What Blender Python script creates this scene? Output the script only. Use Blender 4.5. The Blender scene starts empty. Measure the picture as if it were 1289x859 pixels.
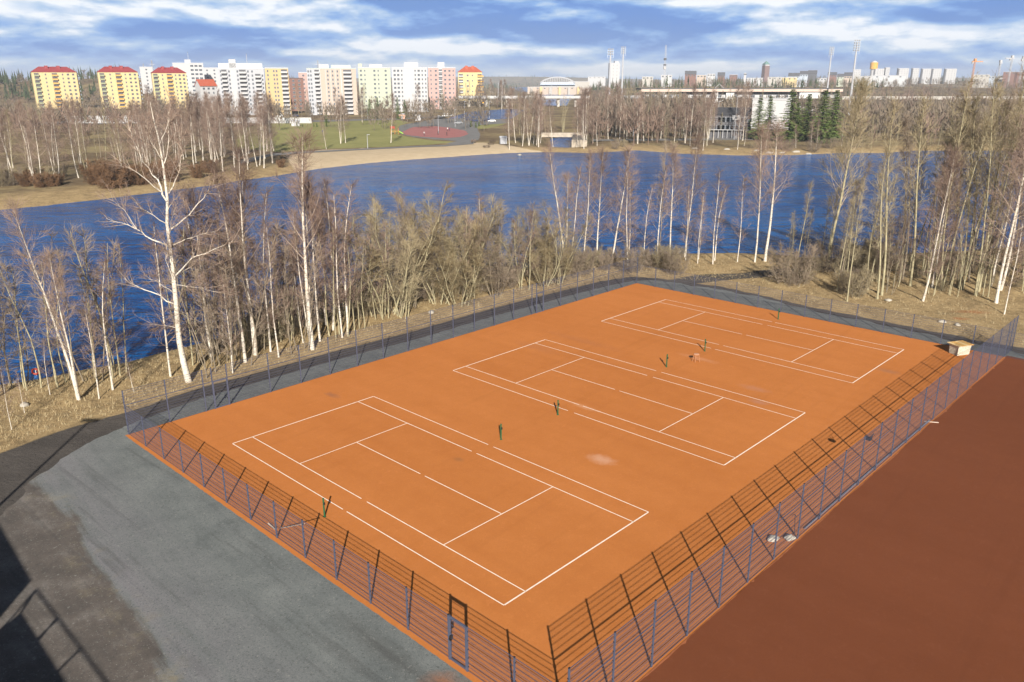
import bpy, math, random, bmesh
import numpy as np
from mathutils import Vector, Matrix
random.seed(7)
R = math.radians
S = bpy.context.scene
COL = S.collection

# ------------------------------------------------------------------ camera maths (metres; camera looks along +Y)
F, CX, CY, PITCH, CH = 1014.55, 644.5, 429.5, 0.31291, 21.757
YAW, U0, V0 = 2.33166, 44.5737, -21.3472
cp, sp = math.cos(PITCH), math.sin(PITCH)
ZW = -1.8            # lake level
ZF = -0.6            # far land level

def G(px, py, z=0.0):
    """ground point seen at a photo pixel, at height z"""
    a = (px - CX) / F; b = (CY - py) / F
    dx, dy, dz = a, cp + b * sp, b * cp - sp
    t = (z - CH) / dz
    return Vector((dx * t, dy * t, z))
def ZAT(py, Y):
    b = (CY - py) / F
    return CH + Y * (b * cp - sp) / (cp + b * sp)
def XAT(px, py, Y):
    b = (CY - py) / F
    return Y * ((px - CX) / F) / (cp + b * sp)
def CT(u, v, z=0.0):
    """tennis court coordinates -> world"""
    dx, dy = u - U0, v - V0
    return Vector((dx * math.sin(YAW) - dy * math.cos(YAW), dx * math.cos(YAW) + dy * math.sin(YAW), z))
# direction angles of the court axes in the world
UA = math.atan2(*(CT(1, 0) - CT(0, 0)).yx)      # angle of +u
VA = math.atan2(*(CT(0, 1) - CT(0, 0)).yx)

# ------------------------------------------------------------------ materials
MATS = {}
def nt(name):
    m = bpy.data.materials.new(name); m.use_nodes = True
    n = m.node_tree; b = n.nodes['Principled BSDF']
    return m, n, b
def N(n, t, **kw):
    x = n.nodes.new(t)
    for k, v in kw.items():
        if k in x.inputs: x.inputs[k].default_value = v
        else: setattr(x, k, v)
    return x
def ramp(n, stops, interp='LINEAR'):
    r = n.nodes.new('ShaderNodeValToRGB'); r.color_ramp.interpolation = interp
    e = r.color_ramp.elements
    while len(e) < len(stops): e.new(0.5)
    for i, (p, c) in enumerate(stops):
        e[i].position = p; e[i].color = (*c, 1) if len(c) == 3 else c
    return r
def flat(name, col, rough=0.8, metal=0.0, var=0.15, scale=3.0, bump=0.0, spec=0.3):
    """base colour with a mild blotchy variation"""
    if name in MATS: return MATS[name]
    m, n, b = nt(name)
    tc = N(n, 'ShaderNodeTexCoord'); no = N(n, 'ShaderNodeTexNoise', Scale=scale, Detail=5.0, Roughness=0.6)
    n.links.new(tc.outputs['Object'], no.inputs['Vector'])
    r = ramp(n, [(0.3, tuple(c * (1 - var) for c in col)), (0.7, tuple(min(1, c * (1 + var)) for c in col))])
    n.links.new(no.outputs[0], r.inputs[0]); n.links.new(r.outputs[0], b.inputs['Base Color'])
    b.inputs['Roughness'].default_value = rough; b.inputs['Metallic'].default_value = metal
    b.inputs['Specular IOR Level'].default_value = spec
    if bump:
        bp = N(n, 'ShaderNodeBump', Strength=bump, Distance=0.05)
        n.links.new(no.outputs[0], bp.inputs['Height']); n.links.new(bp.outputs[0], b.inputs['Normal'])
    MATS[name] = m; return m
def mixc(n, fac, a, b_, blend='MIX'):
    x = n.nodes.new('ShaderNodeMix'); x.data_type = 'RGBA'; x.blend_type = blend
    for sock, v in ((x.inputs['Factor'], fac), (x.inputs['A'], a), (x.inputs['B'], b_)):
        if isinstance(v, (int, float)): sock.default_value = v
        elif isinstance(v, tuple): sock.default_value = (*v, 1)
        else: n.links.new(v, sock)
    return x.outputs['Result']
def math_(n, op, a, b_=0.0, c=None, clamp=False):
    x = n.nodes.new('ShaderNodeMath'); x.operation = op; x.use_clamp = clamp
    for i, v in enumerate((a, b_, c)):
        if v is None: continue
        if isinstance(v, (int, float)): x.inputs[i].default_value = v
        else: n.links.new(v, x.inputs[i])
    return x.outputs[0]
def noise(n, scale, detail=5.0, rough=0.55, vec=None, dist=0.0, stretch=None, rot=0.0):
    no = N(n, 'ShaderNodeTexNoise', Scale=scale, Detail=detail, Roughness=rough, Distortion=dist)
    if vec is None: vec = N(n, 'ShaderNodeTexCoord').outputs['Object']
    if stretch or rot:
        mp = n.nodes.new('ShaderNodeMapping'); mp.inputs['Scale'].default_value = stretch or (1, 1, 1)
        mp.inputs['Rotation'].default_value = (0, 0, rot); mp.vector_type = 'TEXTURE'
        n.links.new(vec, mp.inputs['Vector']); vec = mp.outputs[0]
    n.links.new(vec, no.inputs['Vector']); return no.outputs[0]
def rng(n, v, a, b_, c=0.0, d=1.0):
    x = n.nodes.new('ShaderNodeMapRange'); x.clamp = True
    n.links.new(v, x.inputs[0])
    for i, q in enumerate((a, b_, c, d)): x.inputs[i + 1].default_value = q
    return x.outputs[0]
def spot(n, p, rx, ry=None, soft=0.5, rot=0.0, vec=None):
    """1 inside an elliptic stain of its own shape"""
    tc = N(n, 'ShaderNodeTexCoord')
    mp = n.nodes.new('ShaderNodeMapping'); mp.vector_type = 'TEXTURE'
    mp.inputs['Location'].default_value = (p[0], p[1], 0); mp.inputs['Rotation'].default_value = (0, 0, rot)
    mp.inputs['Scale'].default_value = (rx, ry or rx, 1000)
    n.links.new(tc.outputs['Object'], mp.inputs['Vector'])
    ln = n.nodes.new('ShaderNodeVectorMath'); ln.operation = 'LENGTH'; n.links.new(mp.outputs[0], ln.inputs[0])
    w = noise(n, 2.2, 4.0)
    r = math_(n, 'ADD', ln.outputs['Value'], math_(n, 'MULTIPLY', math_(n, 'SUBTRACT', w, 0.5), 0.9))
    return rng(n, r, 1.0, 1.0 - soft)
def bumpy(n, b, h, strength=0.4, dist=0.02):
    bp = N(n, 'ShaderNodeBump', Strength=strength, Distance=dist)
    n.links.new(h, bp.inputs['Height']); n.links.new(bp.outputs[0], b.inputs['Normal'])

def mat_clay(name, c_lo, c_hi, stains=True):
    m, n, b = nt(name)
    big = noise(n, 0.07, 4.0, 0.5); mid = noise(n, 0.9, 6.0, 0.6); fine = noise(n, 14.0, 3.0)
    drag = noise(n, 0.6, 4.0, 0.6, stretch=(12, 1, 1), rot=UA)
    v = math_(n, 'ADD', math_(n, 'MULTIPLY', big, 0.45), math_(n, 'ADD', math_(n, 'MULTIPLY', mid, 0.25), math_(n, 'MULTIPLY', drag, 0.3)))
    c = ramp(n, [(0.38, c_lo), (0.62, c_hi)]); n.links.new(v, c.inputs[0]); col = c.outputs[0]
    col = mixc(n, math_(n, 'MULTIPLY', rng(n, fine, 0.35, 0.7), 0.16), col, tuple(x * 0.6 for x in c_lo))
    scuff = noise(n, 2.6, 6.0, 0.75, dist=1.0); col = mixc(n, math_(n, 'MULTIPLY', rng(n, scuff, 0.55, 0.7), 0.22), col, tuple(min(1, x * 1.25 + 0.02) for x in c_hi))
    tr = noise(n, 0.9, 4.0, 0.6, stretch=(22, 1, 1), rot=VA + 0.05); col = mixc(n, math_(n, 'MULTIPLY', rng(n, tr, 0.56, 0.66), 0.16), col, tuple(x * 0.72 for x in c_lo))
    if stains:
        for (px, py, rx, ry, tone, a) in [(757, 579, 1.15, 0.75, (0.62, 0.36, 0.24), 0.6), (418, 498, 0.9, 0.45, (0.24, 0.11, 0.07), 0.55),
                                          (577, 579, 0.5, 0.35, (0.27, 0.12, 0.05), 0.55), (1118, 468, 1.2, 0.6, (0.3, 0.15, 0.09), 0.5),
                                          (950, 490, 1.5, 0.6, (0.44, 0.2, 0.12), 0.5), (880, 452, 2.4, 0.5, (0.55, 0.26, 0.14), 0.5),
                                          (735, 513, 1.6, 0.35, (0.6, 0.3, 0.16), 0.6), (735, 430, 5, 0.8, (0.4, 0.15, 0.06), 0.4),
                                          (675, 438, 3, 0.8, (0.38, 0.15, 0.07), 0.35), (955, 507, 1.0, 0.5, (0.42, 0.2, 0.13), 0.6)]:
            g = G(px, py); s_ = spot(n, g, rx, ry, 0.8, UA if ry < rx else 0)
            col = mixc(n, math_(n, 'MULTIPLY', s_, a), col, tone)
    n.links.new(col, b.inputs['Base Color']); b.inputs['Roughness'].default_value = 0.95
    b.inputs['Specular IOR Level'].default_value = 0.1
    bumpy(n, b, math_(n, 'ADD', fine, mid), 0.25, 0.01)
    return m
M_CLAY = mat_clay('orange_clay', (0.445, 0.152, 0.038), (0.515, 0.185, 0.051))
M_FIELD = mat_clay('red_brown_surface', (0.155, 0.049, 0.021), (0.178, 0.057, 0.025), False)

def mat_yard():
    m, n, b = nt('grey_gravel')
    fine = noise(n, 22.0, 4.0, 0.75); mid = noise(n, 0.5, 6.0, 0.65); big = noise(n, 0.09, 4.0)
    # tyre drag direction: along the yard
    a0, a1 = G(48, 600), G(222, 859)
    ang = math.atan2(a1.y - a0.y, a1.x - a0.x)
    drag = noise(n, 1.1, 5.0, 0.65, stretch=(9, 1, 1), rot=ang)
    c = ramp(n, [(0.3, (0.112, 0.124, 0.124)), (0.7, (0.215, 0.228, 0.222))])
    n.links.new(math_(n, 'ADD', math_(n, 'MULTIPLY', mid, 0.6), math_(n, 'MULTIPLY', drag, 0.4)), c.inputs[0]); col = c.outputs[0]
    # signed distance from the edge line of the gravel
    tc = N(n, 'ShaderNodeTexCoord'); mp = n.nodes.new('ShaderNodeMapping'); mp.vector_type = 'TEXTURE'
    mp.inputs['Location'].default_value = (a0.x, a0.y, 0); mp.inputs['Rotation'].default_value = (0, 0, ang)
    n.links.new(tc.outputs['Object'], mp.inputs['Vector'])
    sx = n.nodes.new('ShaderNodeSeparateXYZ'); n.links.new(mp.outputs[0], sx.inputs[0])
    d = math_(n, 'ADD', sx.outputs['Y'], math_(n, 'MULTIPLY', math_(n, 'SUBTRACT', noise(n, 0.16, 5.0, 0.6), 0.5), 3.5))
    d = math_(n, 'ADD', d, math_(n, 'MULTIPLY', math_(n, 'SUBTRACT', drag, 0.5), 2.2))
    pale = math_(n, 'MULTIPLY', rng(n, d, -0.4, 0.6), rng(n, d, 4.6, 1.2))
    col = mixc(n, math_(n, 'MULTIPLY', pale, rng(n, drag, 0.3, 0.65, 0.15, 0.8)), col, (0.20, 0.192, 0.205))
    dirt = ramp(n, [(0.3, (0.070, 0.062, 0.057)), (0.5, (0.118, 0.100, 0.088)), (0.68, (0.20, 0.18, 0.165))]); n.links.new(math_(n, 'ADD', math_(n, 'MULTIPLY', mid, 0.7), math_(n, 'MULTIPLY', drag, 0.3)), dirt.inputs[0])
    col = mixc(n, rng(n, d, 0.2, -0.3), col, dirt.outputs[0])
    ochre = math_(n, 'MULTIPLY', math_(n, 'MULTIPLY', rng(n, d, -1.5, 0), rng(n, d, 1.2, 0.0)), rng(n, noise(n, 0.8, 5.0, 0.7), 0.52, 0.7))
    col = mixc(n, math_(n, 'MULTIPLY', ochre, 0.6), col, (0.3, 0.25, 0.16))
    # clay spilled out through the gate
    g = CT(25.3, -5.0); col = mixc(n, math_(n, 'MULTIPLY', spot(n, g, 1.0, 0.7, 0.9), 0.75), col, (0.34, 0.13, 0.05))
    g = CT(22.5, -5.4); col = mixc(n, math_(n, 'MULTIPLY', spot(n, g, 5.0, 0.7, 0.9, UA), 0.5), col, (0.075, 0.075, 0.07))
    col = mixc(n, rng(n, fine, 0.45, 0.7, 0, 0.45), col, (0.05, 0.055, 0.055))
    col = mixc(n, rng(n, noise(n, 3.2, 6.0, 0.8), 0.55, 0.72, 0, 0.4), col, (0.045, 0.05, 0.05))
    col = mixc(n, rng(n, noise(n, 9.0, 3.0, 0.7), 0.56, 0.66, 0, 0.5), col, (0.055, 0.058, 0.056))
    col = mixc(n, rng(n, noise(n, 7.0, 3.0, 0.7, dist=1.0), 0.60, 0.68, 0, 0.45), col, (0.30, 0.30, 0.28))
    ruts = noise(n, 1.6, 4.0, 0.6, stretch=(16, 1, 1), rot=ang + 0.12)
    col = mixc(n, rng(n, ruts, 0.55, 0.68, 0, 0.32), col, (0.05, 0.05, 0.05))
    sc = N(n, 'ShaderNodeTexVoronoi', Scale=5.0); n.links.new(tc.outputs['Object'], sc.inputs['Vector'])
    col = mixc(n, math_(n, 'MULTIPLY', rng(n, sc.outputs['Distance'], 0.10, 0.05), 0.55), col, (0.42, 0.40, 0.36))
    n.links.new(col, b.inputs['Base Color']); b.inputs['Roughness'].default_value = 0.92; b.inputs['Specular IOR Level'].default_value = 0.2
    bumpy(n, b, math_(n, 'ADD', fine, mid), 0.5, 0.03); return m

def mat_ground():
    m, n, b = nt('dry_ground')
    at = N(n, 'ShaderNodeVertexColor', layer_name='zone'); sep = n.nodes.new('ShaderNodeSeparateColor'); n.links.new(at.outputs[0], sep.inputs[0])
    fine = noise(n, 5.0, 6.0, 0.75); mid = noise(n, 0.35, 6.0, 0.65); big = noise(n, 0.03, 4.0, 0.6); tuft = noise(n, 1.6, 5.0, 0.7)
    c = ramp(n, [(0.30, (0.095, 0.066, 0.040)), (0.43, (0.24, 0.175, 0.095)), (0.55, (0.39, 0.285, 0.15)), (0.7, (0.49, 0.38, 0.215))])
    n.links.new(math_(n, 'ADD', math_(n, 'MULTIPLY', fine, 0.35), math_(n, 'ADD', math_(n, 'MULTIPLY', mid, 0.35), math_(n, 'MULTIPLY', tuft, 0.3))), c.inputs[0])
    near = c.outputs[0]
    # the far side: brown scrub with patches of yellow and green grass
    c2 = ramp(n, [(0.3, (0.085, 0.064, 0.044)), (0.48, (0.17, 0.125, 0.075)), (0.6, (0.29, 0.23, 0.12)), (0.8, (0.22, 0.22, 0.09))])
    n.links.new(math_(n, 'ADD', math_(n, 'MULTIPLY', big, 0.6), math_(n, 'MULTIPLY', mid, 0.4)), c2.inputs[0])
    w = at.outputs['Alpha']
    col = mixc(n, w, near, c2.outputs[0])
    lawn = ramp(n, [(0.3, (0.19, 0.19, 0.07)), (0.7, (0.31, 0.295, 0.12))]); n.links.new(math_(n, 'ADD', math_(n, 'MULTIPLY', big, 0.5), math_(n, 'MULTIPLY', mid, 0.5)), lawn.inputs[0])
    jit = math_(n, 'MULTIPLY', math_(n, 'SUBTRACT', mid, 0.5), 0.7)
    def mask(ch): return rng(n, math_(n, 'ADD', sep.outputs[ch], jit), 0.4, 0.6)
    col = mixc(n, mask(1), col, lawn.outputs[0])
    sand = ramp(n, [(0.3, (0.46, 0.36, 0.235)), (0.7, (0.55, 0.44, 0.30))]); n.links.new(mid, sand.inputs[0])
    col = mixc(n, mask(0), col, sand.outputs[0])
    dirt = ramp(n, [(0.3, (0.055, 0.050, 0.047)), (0.7, (0.115, 0.102, 0.092))]); n.links.new(math_(n, 'ADD', math_(n, 'MULTIPLY', fine, 0.4), math_(n, 'MULTIPLY', mid, 0.6)), dirt.inputs[0])
    col = mixc(n, mask(2), col, dirt.outputs[0])
    for px, py, rx, ry in [(1222, 393, 2.2, 0.8), (1208, 402, 1.2, 0.5)]:
        col = mixc(n, math_(n, 'MULTIPLY', spot(n, G(px, py), rx, ry, 0.8), 0.7), col, (0.30, 0.12, 0.05))
    n.links.new(col, b.inputs['Base Color']); b.inputs['Roughness'].default_value = 1.0; b.inputs['Specular IOR Level'].default_value = 0.05
    bumpy(n, b, math_(n, 'ADD', fine, tuft), 0.8, 0.12); return m

def mat_water():
    m, n, b = nt('lake_water')
    tc = N(n, 'ShaderNodeTexCoord')
    w1 = noise(n, 0.75, 5.0, 0.65, stretch=(2.6, 1, 1), rot=0.2); w2 = noise(n, 0.13, 3.0, 0.5, stretch=(2.2, 1, 1), rot=0.1)
    big = noise(n, 0.02, 3.0, 0.5, stretch=(2, 1, 1))
    c = ramp(n, [(0.34, (0.001, 0.024, 0.12)), (0.66, (0.002, 0.120, 0.38))]); n.links.new(math_(n, 'ADD', math_(n, 'MULTIPLY', big, 0.45), math_(n, 'MULTIPLY', w1, 0.55)), c.inputs[0])  # light and dark of the ripple facets painted into the water colour
    n.links.new(c.outputs[0], b.inputs['Base Color']); b.inputs['Roughness'].default_value = 0.10
    b.inputs['IOR'].default_value = 1.33; b.inputs['Specular IOR Level'].default_value = 0.11
    bumpy(n, b, math_(n, 'ADD', w1, math_(n, 'MULTIPLY', w2, 1.6)), 1.0, 1.3); return m

def mat_birch(name='birch_bark', dark=0.30):
    m, n, b = nt(name)
    tc = N(n, 'ShaderNodeTexCoord')
    marks = noise(n, 5.0, 4.0, 0.7, stretch=(1.0, 1.0, 0.28)); big = noise(n, 0.8, 3.0)
    sx = n.nodes.new('ShaderNodeSeparateXYZ'); n.links.new(tc.outputs['Object'], sx.inputs[0])
    c = mixc(n, rng(n, big, 0.35, 0.7), (0.62, 0.58, 0.51), (0.50, 0.42, 0.33))
    col = mixc(n, rng(n, marks, 0.55, 0.62), c, (0.05, 0.045, 0.04))
    n.links.new(col, b.inputs['Base Color']); b.inputs['Roughness'].default_value = 0.7; return m

# ------------------------------------------------------------------ mesh building
class MB:
    def __init__(s): s.v = []; s.f = []; s.m = []; s.mats = []
    def mi(s, mat):
        if mat not in s.mats: s.mats.append(mat)
        return s.mats.index(mat)
    def face(s, pts, mat):
        k = len(s.v); s.v += [tuple(p) for p in pts]; s.f.append(tuple(range(k, k + len(pts)))); s.m.append(s.mi(mat))
    def box(s, lo, hi, mat, rot=0.0, at=(0, 0, 0)):
        k = len(s.v); c, q = math.cos(rot), math.sin(rot)
        for z in (lo[2], hi[2]):
            for x, y in ((lo[0], lo[1]), (hi[0], lo[1]), (hi[0], hi[1]), (lo[0], hi[1])):
                s.v.append((x * c - y * q + at[0], x * q + y * c + at[1], z + at[2]))
        i = s.mi(mat)
        for f in ((0, 3, 2, 1), (4, 5, 6, 7), (0, 1, 5, 4), (1, 2, 6, 5), (2, 3, 7, 6), (3, 0, 4, 7)):
            s.f.append(tuple(k + j for j in f)); s.m.append(i)
    def tube(s, pts, rad, mat, n=4, cap=False):
        """pts list of 3-tuples, rad list"""
        k = len(s.v); i = s.mi(mat); L = len(pts)
        d = Vector(pts[-1]) - Vector(pts[0])
        a = Vector((1, 0, 0)) if abs(d.x) < abs(d.y) + 1e-6 or abs(d.z) > d.length * 0.7 else Vector((0, 1, 0))
        e1 = d.cross(a)
        if e1.length < 1e-6: e1 = Vector((0, 1, 0))
        e1.normalize(); e2 = d.cross(e1); e2.normalize()
        tip = rad[-1] <= 0
        m = L - 1 if tip else L
        for j in range(m):
            p = pts[j]; r = rad[j]
            for t in range(n):
                w = 2 * math.pi * t / n; c, q = math.cos(w) * r, math.sin(w) * r
                s.v.append((p[0] + e1.x * c + e2.x * q, p[1] + e1.y * c + e2.y * q, p[2] + e1.z * c + e2.z * q))
        for j in range(m - 1):
            for t in range(n):
                u = (t + 1) % n
                s.f.append((k + j * n + t, k + j * n + u, k + (j + 1) * n + u, k + (j + 1) * n + t)); s.m.append(i)
        if tip:
            s.v.append(tuple(pts[-1])); e = len(s.v) - 1
            for t in range(n): s.f.append((k + (m - 1) * n + t, k + (m - 1) * n + (t + 1) % n, e)); s.m.append(i)
        if cap and not tip:
            s.f.append(tuple(k + (m - 1) * n + t for t in range(n))); s.m.append(i)
            s.f.append(tuple(k + t for t in reversed(range(n)))); s.m.append(i)
    def cyl(s, p0, p1, r0, mat, n=12, r1=None): s.tube([tuple(p0), tuple(p1)], [r0, r0 if r1 is None else r1], mat, n, True)
    def lathe(s, prof, mat, n=12, at=(0, 0, 0)):
        k = len(s.v); i = s.mi(mat)
        for r, z in prof:
            for t in range(n):
                w = 2 * math.pi * t / n; s.v.append((at[0] + r * math.cos(w), at[1] + r * math.sin(w), at[2] + z))
        for j in range(len(prof) - 1):
            for t in range(n):
                u = (t + 1) % n
                s.f.append((k + j * n + t, k + j * n + u, k + (j + 1) * n + u, k + (j + 1) * n + t)); s.m.append(i)
        s.f.append(tuple(k + t for t in reversed(range(n)))); s.m.append(i)
        s.f.append(tuple(k + (len(prof) - 1) * n + t for t in range(n))); s.m.append(i)
    def prism(s, poly, z0, z1, mat):
        k = len(s.v); n = len(poly); i = s.mi(mat)
        for z in (z0, z1):
            for p in poly: s.v.append((p[0], p[1], z))
        s.f.append(tuple(k + j for j in reversed(range(n)))); s.f.append(tuple(k + n + j for j in range(n))); s.m += [i, i]
        for j in range(n):
            u = (j + 1) % n; s.f.append((k + j, k + u, k + n + u, k + n + j)); s.m.append(i)
    def extrude_x(s, prof, x0, x1, mat):
        """closed profile of (y,z) swept along x"""
        k = len(s.v); n = len(prof); i = s.mi(mat)
        for x in (x0, x1):
            for p in prof: s.v.append((x, p[0], p[1]))
        s.f.append(tuple(k + j for j in range(n))); s.f.append(tuple(k + n + j for j in reversed(range(n)))); s.m += [i, i]
        for j in range(n):
            u = (j + 1) % n; s.f.append((k + u, k + j, k + n + j, k + n + u)); s.m.append(i)
    def mesh(s, name, smooth=False):
        me = bpy.data.meshes.new(name); me.from_pydata(s.v, [], s.f)
        for m in s.mats: me.materials.append(m)
        me.polygons.foreach_set('material_index', s.m)
        if smooth: me.polygons.foreach_set('use_smooth', [True] * len(s.f))
        me.update(); return me
    def build(s, name, parent=None, loc=(0, 0, 0), rz=0.0, smooth=False):
        return link(name, s.mesh(name, smooth), parent, loc, rz)
def link(name, me, parent=None, loc=(0, 0, 0), rz=0.0):
    o = bpy.data.objects.new(name, me); COL.objects.link(o); o.parent = parent
    o.location = loc; o.rotation_euler = (0, 0, rz); return o
def tag(o, label, cat, group=None):
    o['label'] = label; o['category'] = cat
    if group: o['group'] = group
    return o
def thing(name, label, cat, loc=(0, 0, 0), rz=0.0, group=None):
    o = bpy.data.objects.new(name, None); COL.objects.link(o); o.empty_display_size = 0.3
    o.location = loc; o.rotation_euler = (0, 0, rz); return tag(o, label, cat, group)
def kind(o, k): o['kind'] = k; return o
def dup(root, loc, rz, label, group=None, scale=1.0):
    r = root.copy(); COL.objects.link(r); r.location = loc; r.rotation_euler = (0, 0, rz); r.scale = (scale,) * 3 if not isinstance(scale, tuple) else scale
    r['label'] = label
    if group: r['group'] = group
    for ch in list(root.children):
        c = ch.copy(); COL.objects.link(c); c.parent = r
        for g in list(ch.children):
            d = g.copy(); COL.objects.link(d); d.parent = c
    return r

# ------------------------------------------------------------------ land and water
def P(l, z): return [tuple(G(a, b, z).xy) for a, b in l]
FAR_SHORE = [(-900, 340), (-500, 300), (-200, 281), (0, 265), (60, 259), (130, 251), (200, 242), (250, 236), (300, 228), (345, 222), (375, 217), (400, 213), (460, 206), (520, 201),
             (600, 195.5), (640, 193), (690, 191.5), (740, 193), (778, 191), (800, 189.5), (860, 194), (930, 196), (1000, 195.5), (1060, 193), (1113, 193), (1150, 190), (1289, 190), (1500, 193), (1900, 200)]
NEAR_SHORE = [(2300, 290), (1900, 300), (1500, 312), (1289, 316), (1200, 320), (1110, 326), (1040, 331), (960, 326), (900, 324), (840, 325), (760, 330), (700, 335), (650, 343), (560, 353), (470, 376), (400, 400), (330, 416),
              (251, 435), (209, 446), (154, 461), (92, 472), (28, 483), (0, 487), (-150, 515), (-400, 560), (-900, 640)]
LAKE = P(FAR_SHORE, ZW) + P(NEAR_SHORE, ZW)
INLET = P([(556, 152), (590, 141), (642, 137), (660, 139), (648, 147), (640, 151), (590, 152)], ZW)
RIVER = P([(676, 134), (674, 118), (650, 114), (640, 110), (740, 110), (732, 116), (722, 120), (716, 128), (712, 134.5)], ZW)
POND = P([(694, 186), (693, 175), (705, 172.5), (725, 173.5), (728, 184), (712, 187)], ZW)
WATERS = [LAKE, INLET, RIVER, POND]
def seg_dist(x, y, poly):
    p = np.array(poly); q = np.roll(p, -1, 0)
    if x.size <= 400:
        X, Y = x.ravel()[:, None], y.ravel()[:, None]; ax, ay, bx, by = p[:, 0], p[:, 1], q[:, 0], q[:, 1]; dx, dy = bx - ax, by - ay
        t = np.clip(((X - ax) * dx + (Y - ay) * dy) / (dx * dx + dy * dy + 1e-12), 0, 1)
        best = np.sqrt(((X - ax - t * dx) ** 2 + (Y - ay - t * dy) ** 2).min(1))
        c = ((ay > Y) != (by > Y)) & (X < dx * (Y - ay) / (dy + 1e-12) + ax)
        return (best * np.where(c.sum(1) % 2 == 1, -1, 1)).reshape(x.shape)
    best = np.full(x.shape, 1e18); inside = np.zeros(x.shape, bool)
    for (ax, ay), (bx, by) in zip(p, q):
        dx, dy = bx - ax, by - ay; L = dx * dx + dy * dy + 1e-12
        t = np.clip(((x - ax) * dx + (y - ay) * dy) / L, 0, 1)
        best = np.minimum(best, (x - ax - t * dx) ** 2 + (y - ay - t * dy) ** 2)
        c = ((ay > y) != (by > y)) & (x < (bx - ax) * (y - ay) / (by - ay + 1e-12) + ax)
        inside ^= c
    return np.sqrt(best) * np.where(inside, -1, 1)
_ns = sorted([tuple(G(a, b, ZW).xy) for a, b in NEAR_SHORE]); NSX = [a for a, _ in _ns]; NSY = [b for _, b in _ns]
HILLS = [(200, 1080, 13, 170, 160), (480, 1120, 12, 200, 180), (820, 1120, 11, 240, 180), (-520, 1000, 20, 260, 130), (-330, 1050, 10, 200, 150), (760, 2050, 22, 480, 200), (1300, 1900, 14, 300, 300),
         (-600, 4600, 34, 900, 300), (300, 4800, 28, 700, 300), (1500, 4400, 30, 900, 350), (2600, 4300, 26, 800, 400), (-2500, 3800, 30, 900, 500), (520, 2500, 12, 300, 250)]
def sm(a, b, x):
    t = np.clip((x - a) / (b - a), 0, 1); return t * t * (3 - 2 * t)
def wob(x, y, s, k=0):
    return (np.sin(x / s + 1.3 * np.sin(y / s * 0.7 + k)) * np.cos(y / s * 1.1 + 2 * k) + 0.5 * np.sin(x / s * 2.3 + k) * np.sin(y / s * 2.7 - k)) / 1.5
def HV(x, y):
    x = np.asarray(x, float); y = np.asarray(y, float)
    near = 1 - sm(25, 40, y - np.interp(x, NSX, NSY))
    d = np.minimum.reduce([seg_dist(x, y, w) for w in WATERS])
    d = d + wob(x, y, 3.0) * 0.35 * sm(400, 100, y)
    sn = np.clip(d / 7.5, 0, 1); sf = np.clip(d / 16, 0, 1)
    ln = np.where(d > 0, ZW + 1.8 * sn * (2 - sn), ZW - 0.45 * np.minimum(-d, 5))
    lf = np.where(d > 0, ZW + 1.25 * sf * (2 - sf), ZW - 0.3 * np.minimum(-d, 8))
    z = near * ln + (1 - near) * lf
    land = sm(1, 30, d)
    for hx, hy, h, sx, sy in HILLS: z = z + land * h * np.exp(-((x - hx) / sx) ** 2 - ((y - hy) / sy) ** 2) * (y > 700)
    # gentle bumps on the near bank, away from the flat courts and paths
    dx, dy = x, y
    gate = sm(0.6, 3, d) * near * sm(ROUGH_IN, ROUGH_IN + 2.5, dist_flat(x, y))
    z = z + gate * (wob(x, y, 1.1) * 0.06 + wob(x, y, 3.1, 1) * 0.12 + 0.05)
    return z
ROUGH_IN = 0.3
def H(x, y): return float(HV(np.array([x]), np.array([y]))[0])

# ---- flat pieces at the courts: the yard and the gravel paths
GRAVEL_EDGE = [(-420, 900), (-60, 610), (0, 573), (50, 553), (98, 537), (140, 526), (162, 520), (207, 505), (251, 490), (300, 477), (340, 466), (420, 444), (521, 418), (614, 391), (707, 367), (757, 355), (796, 349)]
BACK_EDGE = [(818, 350.5), (860, 355), (910, 362), (960, 373), (1014, 386), (1084, 400), (1189, 421), (1289, 440), (1420, 468)]
edge = [tuple(G(a, b).xy) for a, b in GRAVEL_EDGE + BACK_EDGE]
FLAT = edge + [tuple(CT(70, 53).xy), tuple(CT(80, -10).xy), tuple(CT(60, -60).xy), tuple(CT(-10, -70).xy)]
def dist_flat(x, y): return seg_dist(x, y, FLAT)
def inside(x, y, poly): return seg_dist(np.asarray(x, float), np.asarray(y, float), poly) < 0

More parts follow.
